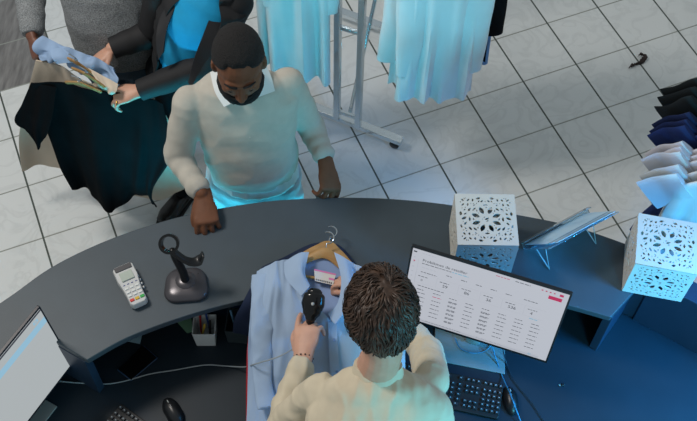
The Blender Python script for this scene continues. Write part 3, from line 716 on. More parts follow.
shirt('navy_garment','navy garment hanging low under the nearest white tee shirt, above the right cube','garment',None,V(1.43,2.24,1.05),V(1,-.1,0),yd,.16,.62,77,mat('tee15295c','#15295c',.85),sleeve='long',sl=.3,sang=72,wave=.004,dep=.012,droop=.04)
r2=thing('display_rail','chrome display rail carrying the tee shirts at the right edge','clothes rack',(1.7,2.5,0))
ra=V(1.385+(2.08-2.2)*.36,2.08,1.325);rb=V(1.385+(2.95-2.2)*.36,2.95,1.325)
MB().tube([ra,rb],.012,n=12,sub=1).build('hanging_rail',chrome,r2)
for p in (ra+V(.0,.0,0),rb):
    MB().tube([p,p+V(.30,0,0)],.011,n=10,sub=1).build('arm',chrome,r2);MB().tube([p+V(.30,0,0),V(p[0]+.30,p[1],.02)],.014,n=10,sub=1).build('upright',chrome,r2)
    MB().box((p[0]+.30,p[1],.015),(.05,.4,.03)).build('foot',chrome,r2,bevel=.004)
# ---------------------------------------------------------------- people
def curlrot(v,ax,a):return rot(ax,a)@v
def hand(M,w,d,n,ts=1,curl=(25,35,25),s=1.0,thumb=(40,25),spread=4,idx=None):
    d=nrm(d);n=nrm(np.array(n)-(np.array(n,float)@d)*d);ax=np.cross(d,n);sd=ax*ts;w=np.array(w,float)
    M.loft([w-d*.02*s,w+d*.015*s,w+d*.05*s,w+d*.085*s],[(.027*s,.019*s),(.031*s,.018*s),(.039*s,.016*s),(.040*s,.012*s)],side=sd,n=16)
    M.ell(w+d*.035*s+sd*.024*s+n*.008*s,(.017*s,)*3,nu=12,nv=8)
    for i,(o_,L_,r) in enumerate(((.031,.074,.0088),(.0105,.083,.0090),(-.0105,.077,.0086),(-.030,.060,.0076))):
        c=curl if (i or not idx) else idx
        p=w+d*(.084-.004*abs(i-1))*s+sd*o_*s;dv=rot(n,math.radians(-spread*(1.5-i)*-1*ts if 0 else 0))@d;dv=nrm(dv+sd*(1.5-i)*math.sin(math.radians(spread)))
        pts=[p-dv*.02*s,p];a=0
        for sg,cu in zip((.45,.31,.24),c):
            a+=cu;q=rot(ax,math.radians(a))@dv;p=p+q*L_*sg*s;pts.append(p)
        M.loft(pts,[r*s*1.05,r*s*1.08,r*s*1.0,r*s*.92,r*s*.80],side=sd,n=10,sub=3)
    a0,a1=thumb;p=w+d*.022*s+sd*.024*s+n*.006*s;dv=nrm(d*math.cos(math.radians(a0))+sd*math.sin(math.radians(a0))+n*.35)
    pts=[p,p+dv*.042*s];dv=nrm(dv+(n*.7-sd*.7)*math.sin(math.radians(a1)));pts.append(pts[-1]+dv*.032*s);dv=nrm(dv+(n*.6-sd*.7)*math.sin(math.radians(a1)));pts.append(pts[-1]+dv*.024*s)
    M.loft(pts,[.013*s,.0115*s,.0105*s,.0085*s],side=n,n=10,sub=3)
def headR(yaw,pitch,roll=0):return Rz(yaw)@Rx(-pitch)@Ry(roll)
def head(M,c,R,neckbase,s=1.0,face=True,nr=.058):
    c=np.array(c,float)
    def e(p,r,rr=None):M.ell(c+R@(V(*p)*s),V(*r)*s,R if rr is None else R@rr,nu=22,nv=14)
    e((0,-.012,.028),(.074,.096,.090));e((0,.02,-.02),(.069,.075,.088));e((0,.032,-.07),(.050,.052,.042));e((0,.064,-.096),(.022,.020,.017))
    e((0,.075,.022),(.048,.017,.013))
    for q in (-1,1):
        e((q*.038,.060,-.03),(.021,.020,.020));e((q*.030,.079,-.002),(.015,.010,.009));e((q*.0105,.096,-.036),(.009,.010,.008))
        e((q*.075,-.005,-.012),(.009,.018,.031),Ry(q*.18)@Rz(-q*.35));e((q*.078,-.012,.004),(.007,.014,.014),Rz(-q*.3))
    M.loft([c+R@V(0,.083,.014)*s,c+R@V(0,.094,-.010)*s,c+R@V(0,.106,-.032)*s],[.008*s,.009*s,.012*s],side=R@V(1,0,0),n=10)
    e((0,.086,-.060),(.023,.011,.006));e((0,.085,-.071),(.019,.010,.006))
    nb=np.array(neckbase,float);M.loft([c+R@V(0,-.022,-.04)*s,c+R@V(0,-.025,-.09)*s,nb+V(0,0,.01),nb-V(0,0,.04)],[.054*s,nr,nr*1.08,nr*1.3],side=R@V(1,0,0),n=18)
def limb(M,pts,r,side=(1,0,0),**k):M.loft(pts,r,side=side,n=18,**k)
def mid(a,b_,t=.5):return np.array(a,float)*(1-t)+np.array(b_,float)*t
def bodymesh(M,P):
    M.loft(P['spine'],P['trad'],side=P['side'],n=26)
    for s in ('l','r'):
        S_,E_,W_=P['sh'+s],P['el'+s],P['wr'+s]
        M.loft([S_,mid(S_,E_,.4),E_,mid(E_,W_,.35),W_],[.036,.038,.030,.031,.026],side=(.3,.3,.9),n=16)
        A,K_,F_=P['hip'+s],P['kn'+s],P['an'+s]
        M.loft([A,mid(A,K_,.4),K_,mid(K_,F_,.35),F_],[.085,.078,.054,.052,.036],side=P['side'],n=18)
        f=P['toe'];F0=np.array(F_,float);M.loft([F0+V(0,0,-.03)-f*.03,F0+V(0,0,-.045)+f*.06,F0+V(0,0,-.055)+f*.15],[(.035,.03),(.04,.026),(.03,.018)],side=np.cross(f,(0,0,1)),n=14)
def legs(P,r=1.0,hem=.10,w=1.0):
    M=MB();sp=np.array(P['spine'][0],float);M.loft([sp+V(0,0,.07),sp,sp-V(0,0,.10)],[(.155*w,.112*w),(.168*w,.122*w),(.16*w,.11*w)],side=P['side'],n=24)
    for s in ('l','r'):
        A,K_,F_=P['hip'+s],P['kn'+s],P['an'+s];e=mid(F_,K_,hem)
        M.loft([A,mid(A,K_,.3),mid(A,K_,.7),K_,mid(K_,e,.4),e],[.098*r,.098*r,.078*r,.072*r,.068*r,.064*r],side=P['side'],n=20)
    return M
def wr(amp,sc,st=(1,1,1),seed=0,fine=.15):
    def f(c,n):
        p=Vector((c[0]*sc*st[0]+seed,c[1]*sc*st[1],c[2]*sc*st[2]));a=noise.noise(p);r=1-abs(a)*2.4
        return amp*(r-.4)*.8+amp*fine*noise.noise(p*3.7)
    return f
def shoe(P,s,parent,mt,sole):
    F0=np.array(P['an'+s],float);f=nrm(P['toe']);L0=np.cross(f,(0,0,1));g=V(F0[0],F0[1],0)
    MB().loft([g-f*.075+V(0,0,.052),g-f*.02+V(0,0,.056),g+f*.06+V(0,0,.048),g+f*.13+V(0,0,.04),g+f*.175+V(0,0,.034)],[(.034,.036),(.040,.042),(.044,.036),(.048,.026),(.036,.018)],side=L0,n=22).build('shoe',mt,parent)
    o=[x for x in parent.children if x.name.startswith('shoe')][-1]
    MB().prism([tuple((g+f*(a)+L0*b_)[:2]) for a,b_ in [(-.108,-.02),(-.08,-.038),(0,-.038),(.08,-.050),(.15,-.050),(.20,-.026),(.212,0),(.20,.026),(.15,.050),(.08,.050),(0,.038),(-.08,.038),(-.108,.02)]],.002,.024).build('sole',sole,o,bevel=.004)
    MB().loft([V(F0[0],F0[1],.06),V(F0[0],F0[1],.13)],[.045,.046],n=18).build('ankle_shaft',mt,o)
def sweater(P,trad,ar,voxel,disp,mt,parent,name='sweater',cut=None,cuffs=True,spine=None,arm=True):
    M=MB();M.loft(spine or P['spine'],trad,side=P['side'],n=30,round_=False)
    if arm:
      for s in ('l','r'):
        S_,E_,W_=P['sh'+s],P['el'+s],P['wr'+s];rd=random.Random(3)
        pts=[S_];rr=[ar[0]]
        for t in (.2,.4,.6,.8):pts.append(mid(S_,E_,t));rr.append(ar[0]*(1-t)+ar[1]*t+rd.uniform(-.002,.002))
        pts.append(np.array(E_,float));rr.append(ar[1])
        for k,t in enumerate((.14,.28,.42,.56,.70,.82)):pts.append(mid(E_,W_,t));rr.append(ar[1]*(1-t)+ar[2]*t+(.0035 if k%2 else -.0025))
        if cuffs:
            c=mid(E_,W_,.90);pts+= [c,mid(E_,W_,.92),mid(E_,W_,1.0)];rr+=[ar[2]+.004,ar[2]-.002,ar[2]-.003]
        else:pts.append(mid(E_,W_,1.0));rr.append(ar[2])
        M.loft(pts,rr,side=(.3,.3,.9),n=20,sub=3,round_=False)
        M.ell(np.array(S_,float)+V(0,0,-.01),(ar[0]*.98,)*3)
    return M.union(name,mt,parent,voxel=voxel,smooth=18,disp=disp)
def hairshell(c,R,s,rad,cen,g,th,mt,parent,name='hair',ns=60,na=.003,voxel=None,parts=64):
    """shell over an ellipsoid; g(d) signed: >0 inside the haired zone"""
    def fn(d):
        v=g(d);k=max(-1,min(1,v/.12));base=1+th*(k if k>0 else k*3)
        return base+(na*noise.noise(Vector(d)*ns*.25) if k>0 else 0)/rad[0]
    M=MB().ell(np.array(c,float)+R@(V(*cen)*s),V(*rad)*s,R,nu=parts,nv=parts*3//4,fn=fn)
    return M.build(name,mt,parent)
# ---- skins
skD=mat('skin_deep','#68432f',.62,spec=.3,var=.12,vscale=20,sss=.05,bump=.05,bscale=200);skD2=mat('skin_brown','#6b4536',.5,var=.1,vscale=20,sss=.05);skL=mat('skin_light','#c2957f',.5,var=.08,vscale=25,sss=.08,bump=.04,bscale=200)
hairD=mat('hair_black','#0d0c0d',.8,var=.3,vscale=90,bump=.7,bscale=260);hairB=mat('hair_brown','#4b382c',.5,var=.35,vscale=30,col2='#231813')
beardm=mat('beard_black','#0c0b0c',.85,var=.3,vscale=90,bump=.6,bscale=300)
browm=hairD
# ---- customer
PC=dict(side=V(1,.05,0),toe=nrm(V(.05,-1,0)),spine=[(-.385,2.35,.92),(-.385,2.345,1.05),(-.395,2.36,1.20),(-.40,2.375,1.35),(-.40,2.38,1.44)],
 trad=[(.15,.10),(.15,.105),(.155,.105),(.16,.095),(.09,.06)],
 shl=tuple(at(189,100,1.375)),ell=(-.65,2.27,1.13),wrl=(-.545,2.115,1.125),shr=tuple(at(287,82,1.395)),elr=(-.155,2.43,1.14),wrr=(-.092,2.285,1.12),
 hipl=(-.475,2.36,.90),knl=(-.50,2.36,.48),anl=(-.51,2.40,.09),hipr=(-.295,2.36,.90),knr=(-.28,2.36,.48),anr=(-.27,2.40,.09))
M=MB();bodymesh(M,PC)
HC=at(239,64,1.66);RC=headR(math.pi+.12,math.radians(15));head(M,HC,RC,(-.40,2.375,1.46),1.09)
hand(M,(-.540,2.110,1.112),(.18,-.88,-.22),(.1,-.2,-1),ts=-1,curl=(42,50,30),thumb=(22,30),s=1.2)
hand(M,(-.090,2.272,1.115),(.18,-.80,-.28),(-.45,-.1,-.9),ts=1,curl=(50,55,35),thumb=(25,35),s=1.18)
pc_=M.union('person',skD,None,voxel=.004,smooth=2);tag(pc_,'person, bearded man in beige sweater with white collar, both hands at the counter edge','person')
swm=mat('sweater_beige','#aeaaa0',.9,var=.05,vscale=30,bump=.08,bscale=400);clw=mat('collar_white','#d2d6d6',.8,var=.02)
sp=[(-.372,2.342,.975),(-.38,2.34,1.06),(-.385,2.345,1.14),(-.395,2.365,1.26),(-.40,2.378,1.36),(-.40,2.385,1.425),(-.40,2.385,1.47)]
o=sweater(PC,[(.168,.128),(.182,.14),(.180,.135),(.192,.128),(.205,.110),(.155,.088),(.072,.062)],(.062,.055,.040),.006,wr(.006,7,(1,1,1.6),3),swm,pc_,spine=sp)
MB().loft([(-.375,2.345,.94),(-.375,2.345,1.0),(-.38,2.34,1.05)],[(.176,.137),(.173,.133),(.165,.125)],side=(1,.05,0),n=40,round_=False).union('polo_shirt',mat('polo_white','#c8d2d4',.8),pc_,voxel=.007,smooth=2,disp=wr(.006,9,(1.5,1.5,.4),5))
for rows in ([[(210,72,1.49),(215,92,1.465),(224,107,1.44)],[(222,70,1.52),(228,86,1.49),(236,101,1.46)]],[[(258,60,1.52),(258,80,1.49),(256,98,1.46)],[(264,60,1.49),(271,76,1.465),(275,91,1.44)]]):
    MB().drape(rows,14,14,.004).build('collar',clw,pc_)
MB().lathe([(.064,-.03),(.070,-.02),(.066,.008),(.058,.012),(.056,.0)],(-.40,2.385,1.478)).build('collar_band',clw,pc_)
MB().loft([at(247,112,1.375),at(248,124,1.34),at(250,138,1.30)],[(.0035,.0012)]*3,side=(1,0,0),n=8).build('placket',mat('placket_beige','#9c988e',.9),pc_)
legs(PC,1.05).union('trousers',mat('jeans_pale','#9fb4bd',.85,var=.08,vscale=20),pc_,voxel=.009,smooth=3,disp=wr(.006,9,(1,1,1.5),9))
sh=mat('shoe_black','#0c0d10',.25,var=.1);so_=mat('sole_black','#0a0a0b',.6)
for s in 'lr':shoe(PC,s,pc_,sh,so_)
def gC(d):
    # hairline: high forehead with receding temples, sideburns, nape
    x,y,z=d
    t=max(0,min(1,(z+.05)/.62));t=t*t*(3-2*t)
    lim=.14+.60*t-.09*math.exp(-((abs(x)-.42)/.14)**2)
    low=-.32 if y>-.05 else -.18-.45*min(1,-y)
    return min(lim-y,z-low)
hairshell(HC,RC,1.09,(.0745,.0965,.091),(0,-.012,.028),gC,.09,hairD,pc_,na=.002,parts=72)
def gB(d):
    x,y,z=d;v=min(-.52-z+.42*abs(x)**1.5,y+.25)
    if abs(x)<.30 and -.60<z<-.46 and y>.6:v=-.1
    return v
hairshell(HC,RC,1.09,(.0695,.083,.098),(0,.025,-.030),gB,.10,beardm,pc_,'beard',na=.002,parts=72)
MB().ell(HC+1.06*RC@V(0,.070,-.098),(.040,.030,.024),RC).build('chin_beard',beardm,pc_)
MB().loft([HC+1.06*RC@V(-.030,.088,-.058),HC+1.06*RC@V(0,.102,-.049),HC+1.06*RC@V(.030,.088,-.058)],[.005,.007,.005],n=10).build('moustache',beardm,pc_)
for q in (-1,1):
    MB().loft([HC+1.06*RC@V(q*.048,.078,.024),HC+1.06*RC@V(q*.030,.094,.032),HC+1.06*RC@V(q*.012,.096,.026)],[(.002,.003),(.0035,.005),(.0035,.005)],n=8).build('eyebrow',browm,pc_)
    MB().loft([HC+1.09*RC@V(q*.044,.078,-.008),HC+1.09*RC@V(q*.031,.0885,-.0105),HC+1.09*RC@V(q*.018,.083,-.008)],[(.001,.001),(.0018,.0024),(.001,.001)],n=8).build('eyelash',mat('lash_dark','#140f0d',.6),pc_)
# ---- clerk
PK=dict(side=V(1,.03,0),toe=nrm(V(0,1,0)),spine=[(.11,.95,.93),(.11,.98,1.05),(.105,1.07,1.19),(.10,1.17,1.33),(.10,1.25,1.44)],
 trad=[(.145,.10),(.14,.10),(.15,.10),(.155,.09),(.09,.06)],
 shl=tuple(at(320,388,1.365)),ell=tuple(at(281,428,1.09)),wrl=tuple(at(303,360,1.115)),shr=tuple(at(432,380,1.37)),elr=tuple(at(426,350,1.12)),wrr=(.07,1.72,1.13),
 hipl=(.02,.97,.90),knl=(.02,.98,.48),anl=(.0,.92,.09),hipr=(.20,.97,.90),knr=(.20,.98,.48),anr=(.22,.92,.09))
M=MB();bodymesh(M,PK)
HK=at(381,316,1.655);RK=headR(.12,math.radians(30));head(M,HK,RK,(.10,1.275,1.48),1.12)
hand(M,np.array(PK['wrl'])+V(0,.01,.003),(.10,.92,.12),(.25,.0,-1),ts=1,curl=(40,55,30),thumb=(28,20),s=1.18,idx=(14,22,15))
hand(M,(.065,1.725,1.13),(-.80,.42,.02),(0,-.3,-1),ts=1,curl=(40,50,30),thumb=(20,20),s=.98)
pk=M.union('person',skL,None,voxel=.004,smooth=2);tag(pk,'person seen from behind, brown haired, in pale beige shirt, scanning a blue shirt','person')
shm=mat('shirt_cream','#c6bba4',.85,var=.04,vscale=25,bump=.05,bscale=300)
sp=[(.12,.92,.86),(.125,.95,.98),(.125,1.02,1.11),(.12,1.10,1.24),(.11,1.18,1.35),(.10,1.24,1.425),(.10,1.27,1.465)]
sweater(PK,[(.20,.16),(.205,.155),(.225,.148),(.236,.138),(.222,.115),(.160,.092),(.074,.064)],(.054,.056,.045),.006,wr(.008,8.5,(1.5,.7,1.5),21,.3),shm,pk,name='shirt',spine=sp)
MB().loft([(.10,1.262,1.455),(.10,1.282,1.485)],[(.080,.070),(.072,.062)],n=30,round_=False).build('neckband',shm,pk)
legs(PK).union('trousers',mat('trousers_grey','#2a2f38',.85),pk,voxel=.01,smooth=3)
for s in 'lr':shoe(PK,s,pk,sh,so_)
q=np.array(PK['wrl'])+V(0,.005,.0);m_=MB()
for k in range(14):
    a=2*math.pi*k/14;m_.ell(q+V(.0335*math.cos(a),.004*math.sin(a),.028*math.sin(a)),(.0032,.0032,.0032),nu=8,nv=6)
m_.build('bracelet',mat('bracelet_dark','#2b2320',.4),pk)
# hair: base shell and locks
def gK(d):
    x,y,z=d
    if y>.25:return z-.35-.3*(y-.25)
    return z-(-.84 if y<-.2 else -.84+ (y+.2)*2.3)
crad=V(.079,.102,.096)*1.13;ccen=V(0,-.014,.028)*1.13
hb=hairshell(HK,RK,1.13,(.079,.102,.096),(0,-.014,.028),gK,.13,hairB,pk,na=.006,ns=30,parts=64)
rd=random.Random(5);M=MB();crown=nrm(V(.12,-.45,.85))
for i in range(3400):
    z=rd.uniform(-.85,1);a=rd.uniform(0,2*math.pi);r=math.sqrt(1-z*z);d=V(r*math.cos(a),r*math.sin(a),z)
    if gK(d)<.02:continue
    L_=rd.uniform(.045,.085);n_=9;pts=[];lift=rd.uniform(.006,.017);ph=rd.uniform(0,6.28);aw=rd.uniform(.15,.55)
    for k in range(n_):
        u=k/(n_-1);pts.append(HK+RK@(ccen+d*crad*(1.06+lift/.09*math.sin(math.pi*min(1,u*.9+.08))*1.0+.02*math.sin(ph+7*u)-.03*u)))
        g=d-crown;g=g-(g@d)*d;g=nrm(g)+V(0,0,-.25)
        sw=np.cross(d,g);g=nrm(g+sw*(aw*math.sin(ph+5*u)+.12+1.5*noise.noise(Vector(d)*2.6)))
        g=g-(g@d)*d;d=nrm(d+nrm(g)*L_/.095/n_)
    w=rd.uniform(.0013,.0027)
    M.loft(pts,[(w*.5,w*.35),(w,w*.5),(w*1.1,w*.5),(w,w*.5),(w,w*.5),(w*.9,w*.45),(w*.7,w*.4),(w*.45,w*.3),(w*.1,w*.1)],side=RK@np.cross(d,V(0,0,1)),n=5,sub=2,round_=False)
M.build('hair_locks',hairB,hb)
# ---- person in grey knit
PG=dict(side=V(1,-.05,0),toe=nrm(V(0,-1,0)),spine=[(-1.02,3.06,.92),(-1.02,3.06,1.02),(-1.03,3.09,1.18),(-1.04,3.12,1.31),(-1.04,3.13,1.40)],
 trad=[(.15,.11),(.15,.11),(.16,.11),(.16,.10),(.09,.06)],
 shl=(-1.26,3.14,1.37),ell=(-1.37,3.12,1.13),wrl=tuple(at(32,36,1.07)),shr=(-.82,3.14,1.37),elr=(-.79,3.13,1.12),wrr=(-.905,3.0,1.02),
 hipl=(-1.11,3.07,.90),knl=(-1.12,3.06,.48),anl=(-1.13,3.12,.09),hipr=(-.94,3.07,.90),knr=(-.93,3.06,.48),anr=(-.91,3.12,.09))
M=MB();bodymesh(M,PG);HG=V(-1.04,3.12,1.64);RG=headR(math.pi,math.radians(20));head(M,HG,RG,(-1.04,3.13,1.45),1.0)
hand(M,at(32,37,1.07),(.16,-.62,-.42),(.8,.1,-.5),ts=1,curl=(50,55,35),thumb=(25,30),s=1.0)
hand(M,(-.91,2.995,1.015),(-.55,-.62,-.40),(-.1,.5,-.8),ts=1,curl=(30,30,20),thumb=(25,20),s=1.0)
pg=M.union('person',skD2,None,voxel=.004,smooth=2);tag(pg,'person in grey knitted sweater and blue jeans, head out of frame, holding a blue shirt','person')
knit=mat('knit_grey','#9a9ea0',.95,col2='#55595c',vscale=220,bump=.5,bscale=220)
sp=[(-1.02,3.05,.865),(-1.02,3.05,.95),(-1.025,3.06,1.07),(-1.03,3.09,1.21),(-1.04,3.12,1.32),(-1.04,3.13,1.385),(-1.04,3.13,1.43)]
sweater(PG,[(.20,.155),(.205,.16),(.205,.16),(.205,.15),(.195,.11),(.13,.08),(.075,.065)],(.075,.064,.05),.007,wr(.006,6,(1,1,1.4),31),knit,pg,spine=sp)
legs(PG,1.1,w=1.08).union('jeans',mat('jeans_blue','#2d4a61',.85,var=.15,vscale=30),pg,voxel=.01,smooth=3,disp=wr(.006,8,(1,1,1.5),2))
for s in 'lr':shoe(PG,s,pg,sh,so_)
hairshell(HG,RG,1.0,(.0765,.0985,.093),(0,-.012,.028),gC,.14,hairD,pg)
# ---- person in black blazer
sdB=nrm(V(.93,-.30,0))
PB=dict(side=sdB,toe=nrm(V(-.52,-.85,0)),spine=[(-.70,2.89,.92),(-.685,2.89,1.05),(-.645,2.895,1.18),(-.595,2.90,1.30),(-.565,2.905,1.385)],
 trad=[(.14,.10),(.125,.095),(.14,.10),(.145,.09),(.08,.06)],
 shl=(-.755,2.96,1.345),ell=(-.845,2.93,1.09),wrl=(-1.0,2.865,1.065),shr=(-.465,2.88,1.335),elr=(-.60,2.76,1.09),wrr=(-.868,2.690,1.01),
 hipl=(-.79,2.90,.90),knl=(-.80,2.87,.48),anl=(-.82,2.86,.09),hipr=(-.63,2.87,.90),knr=(-.62,2.85,.48),anr=(-.60,2.90,.09))
PB['anl']=tuple((at(160,222,.05)+at(190,188,.05))/2*V(1,1,0)-nrm(V(-.52,-.85,0))*.075+V(0,0,.09))
PB['anr']=(-.58,2.93,.09)
M=MB();bodymesh(M,PB);HB=V(-.56,2.92,1.625);RB=headR(math.pi-.35,math.radians(15));head(M,HB,RB,(-.56,2.91,1.44),.98,nr=.05)
hand(M,(-1.0,2.865,1.06),(-.72,-.48,-.32),(.1,-.3,-1),ts=1,curl=(38,45,25),thumb=(35,25),s=1.05,idx=(25,40,20))
hand(M,(-.872,2.688,1.01),(-.93,-.25,-.10),(-.05,.15,-1),ts=-1,curl=(45,50,30),thumb=(30,25),s=1.12)
pb=M.union('person',skL,None,voxel=.004,smooth=2);tag(pb,'person in black blazer over bright blue turtleneck, head out of frame, sorting clothes on hangers','person')
blue=mat('turtleneck_blue','#1296c8',.8,var=.06,vscale=20);blz=mat('blazer_black','#17181b',.75,var=.1,vscale=40,bump=.06,bscale=400)
sp=[(-.695,2.885,.90),(-.685,2.88,1.02),(-.655,2.885,1.14),(-.62,2.885,1.24),(-.585,2.895,1.33),(-.56,2.905,1.40),(-.56,2.91,1.44)]
M=MB();M.loft(sp,[(.150,.115),(.138,.112),(.142,.118),(.15,.125),(.145,.10),(.09,.068),(.062,.058)],side=sdB,n=30,round_=False)
M.loft([(-.56,2.91,1.42),(-.56,2.915,1.52)],[(.060,.058),(.054,.054)],side=sdB,n=20)
M.union('turtleneck',blue,pb,voxel=.007,smooth=4,disp=wr(.006,7,(1,1,.7),41))
MB().loft([(-.56,2.912,1.455),(-.56,2.914,1.47),(-.56,2.915,1.51)],[(.064,.062),(.067,.065),(.060,.059)],side=sdB,n=24).build('turtle_collar',blue,pb)
def open_shell(M,sp,rr,gap,side,t=.008,n=48,sub=5):
    P=[np.array(p,float) for p in sp];vs=[];rows=0;m=len(P)
    for i in range(m-1):
        for j in range(sub+(1 if i==m-2 else 0)):
            u=j/sub;e=u*u*(3-2*u);c=P[i]*(1-u)+P[i+1]*u;rx=rr[i][0]*(1-e)+rr[i+1][0]*e;ry=rr[i][1]*(1-e)+rr[i+1][1]*e;g=gap[i]*(1-u)+gap[i+1]*u
            T_=nrm(P[i+1]-P[i]);T_=nrm(T_*.3+V(0,0,1));s=nrm(side-(side@T_)*T_);f=np.cross(T_,s)
            g0,g1=(g if np.ndim(g) else (g,g))
            for o_ in (0,t):
                for k in range(n):
                    a=math.radians(-90+g1+(360-g0-g1)*k/(n-1));
                    w=.004*math.sin(5*a+8*(i+u))
                    vs.append(c+s*(rx-o_+w)*math.cos(a)+f*(ry-o_+w)*math.sin(a))
            rows+=1
    fs=[]
    for i in range(rows-1):
        for k in range(n-1):
            a=i*2*n+k;b_=a+2*n;fs.append((a,a+1,b_+1,b_));a+=n;b_+=n;fs.append((a,b_,b_+1,a+1))
        a=i*2*n;b_=a+2*n;fs.append((a,b_,b_+n,a+n));a+=n-1;b_+=n-1;fs.append((a,a+n,b_+n,b_))
    for r in (0,rows-1):
        for k in range(n-1):
            a=r*2*n+k;fs.append((a,a+n,a+n+1,a+1) if r==0 else (a,a+1,a+n+1,a+n))
    M.add(vs,fs)
G=lambda a,b_:V(a,b_)
M=MB();open_shell(M,[(-.70,2.89,.80),(-.695,2.885,.92),(-.68,2.88,1.03),(-.655,2.885,1.14),(-.62,2.885,1.24),(-.585,2.895,1.33),(-.56,2.905,1.395),(-.56,2.91,1.42)],[(.175,.155),(.165,.15),(.158,.145),(.165,.148),(.178,.15),(.175,.125),(.115,.09),(.08,.075)],[G(46,25),G(44,24),G(40,24),G(40,30),G(40,36),G(38,38),G(36,36),G(40,40)],sdB)
for s in ('l','r'):
    S_,E_,W_=PB['sh'+s],PB['el'+s],PB['wr'+s]
    pts=[S_,mid(S_,E_,.35),mid(S_,E_,.7),E_,mid(E_,W_,.2),mid(E_,W_,.4),mid(E_,W_,.6),mid(E_,W_,.8),mid(E_,W_,1.0)]
    M.loft(pts,[.068,.066,.06,.058,.058,.053,.053,.047,.045],side=(.3,.3,.9),n=22,sub=4,round_=False);M.ell(S_,(.07,.07,.07))
o=M.build('blazer',blz,pb)
# lapels following the open edges
def lapel(sgn,rows):MB().drape(rows,10,24,.006).build('lapel',mat('lapel_black','#1c1d21',.6,var=.1),pb)
lapel(1,[[(214,4,1.37),(230,-2,1.38)],[(209,20,1.33),(229,22,1.31)],[(202,38,1.285),(219,44,1.255)],[(194,60,1.22),(203,66,1.19)],[(188,82,1.16),(191,88,1.145)]])
lapel(-1,[[(180,-2,1.37),(170,0,1.355)],[(172,14,1.32),(160,18,1.29)],[(166,32,1.26),(156,38,1.235)],[(163,52,1.20),(158,60,1.165)]])
legs(PB,1.0).union('trousers',bks,pb,voxel=.01,smooth=3,disp=wr(.006,8,(1,1,1.4),12))
for s in 'lr':shoe(PB,s,pb,sh,so_)
hairshell(HB,RB,.98,(.0765,.0985,.093),(0,-.012,.028),gK,.16,hairB,pb)
MB().lathe([(.0085,-.0015),(.0100,-.0015),(.0100,.0015),(.0085,.0015)],(0,0,0),n=18,X=lambda p:fr((0,1,.1),(0,0,1))@V(p[0],p[1],p[2])+at(117,103,1.0)).build('ring',mat('gold','#c9a24a',.25,metal=1),pb)
# ---------------------------------------------------------------- clothes in their hands
bg=mat('cloth_beige','#c9bcaa',.85,var=.05);bluec=mat('cloth_sky','#8aa4c4',.8,var=.05,vscale=20);blk3=mat('cloth_jet','#0a0d10',.95,var=.2,vscale=15,spec=.1)
def fold(a,k,k2=0,ph=0,grow=1):
    return lambda u,v:a*(.25+.75*v**grow)*(math.sin(k*u+ph+k2*v)+.5*math.sin(2.1*k*u+ph*2-1.3*v))
m_=MB().drape([[(36,60,1.03),(60,67,1.03),(90,84,1.015),(125,90,.995),(152,97,.965)],[(26,100,.78),(55,103,.77),(95,118,.76),(130,124,.75),(168,122,.78)],[(19,138,.50),(52,138,.48),(95,155,.46),(138,160,.46),(176,150,.52)],[(22,171,.28),(55,166,.26),(95,184,.26),(158,199,.27),(184,189,.32)]],70,50,.006,fold(.010,16,2,1))
o=m_.build('beige_garment',bg);tag(o,'beige garment held by the two shoppers, hems showing at both sides of the black one','garment')
m_=MB().drape([[(31,83,1.0),(60,83,1.02),(92,90,1.025),(128,95,1.015),(150,99,.99),(163,104,.97)],[(40,112,.84),(68,112,.86),(98,118,.88),(134,122,.86),(152,126,.86),(169,130,.85)],[(52,142,.68),(76,146,.68),(104,152,.70),(134,156,.69),(150,158,.68),(172,156,.70)],[(61,168,.52),(84,172,.51),(107,185,.50),(132,184,.51),(146,190,.52),(152,190,.52)],[(72,190,.40),(92,192,.38),(111,214,.34),(134,194,.39),(150,201,.38),(158,206,.37)]],90,64,.005,fold(.012,19,2.5,.4))
m_.drape([[(31,83,.995),(40,84,1.0),(56,88,1.0)],[(22,104,.90),(38,108,.90),(52,116,.88)],[(15,122,.82),(34,128,.80),(46,136,.78)],[(33,133,.76),(38,149,.70),(44,140,.74)]],24,30,.006,fold(.006,9,1,2))
o=m_.build('black_garment',blk3);tag(o,'black garment hanging in front, held between the two shoppers','garment')
m_=MB().drape([[(43,36,1.10),(60,44,1.10),(80,52,1.10),(97,58,1.095),(113,68,1.075)],[(34,47,1.085),(55,53,1.10),(75,60,1.10),(95,66,1.085),(118,78,1.06)],[(36,55,1.065),(54,59,1.065),(76,67,1.065),(98,74,1.05),(118,84,1.035)],[(37,57,1.05),(55,61,1.05),(77,69,1.05),(99,76,1.035),(118,87,1.02)]],60,36,.006,fold(.015,17,5,.5,.3))
m_.drape([[(50,50,1.125),(58,48,1.135),(66,50,1.135)],[(52,58,1.12),(62,56,1.13),(72,56,1.12)],[(57,64,1.10),(66,63,1.11),(77,62,1.10)]],16,14,.005)
o=m_.build('blue_shirt',bluec);tag(o,'light blue shirt held up by the person in grey knit, lying above the beige garment','shirt')
m_=MB().drape([[(88,68,1.10),(100,74,1.09),(118,84,1.07)],[(96,80,1.09),(106,86,1.075),(116,92,1.06)],[(92,84,1.06),(104,90,1.05),(112,95,1.04)]],20,14,.005,fold(.004,9))
o=m_.build('cream_shirt_collar',bg);tag(o,'small beige collar fold at the gripping hand with the gold ring','garment')
for i,(p,q,lb) in enumerate([((66,57,1.125),(88,70,1.11),'wooden hanger in the collar of the held blue shirt, uppermost of the three held'),((76,69,1.12),(98,82,1.10),'wooden hanger in the middle of the three held, nearest the pinching hand'),((72,82,1.075),(90,87,1.075),'wooden hanger lowest of the three held, on the black garment')]):
    a=at(*p);b_=at(*q);x=nrm(b_-a);hanger_tree(lb,'hangers held by the shoppers',a*.5+b_*.5+V(0,0,.004),x,nrm(V(.05,.30,-.9)),.15,False,droop=.03)
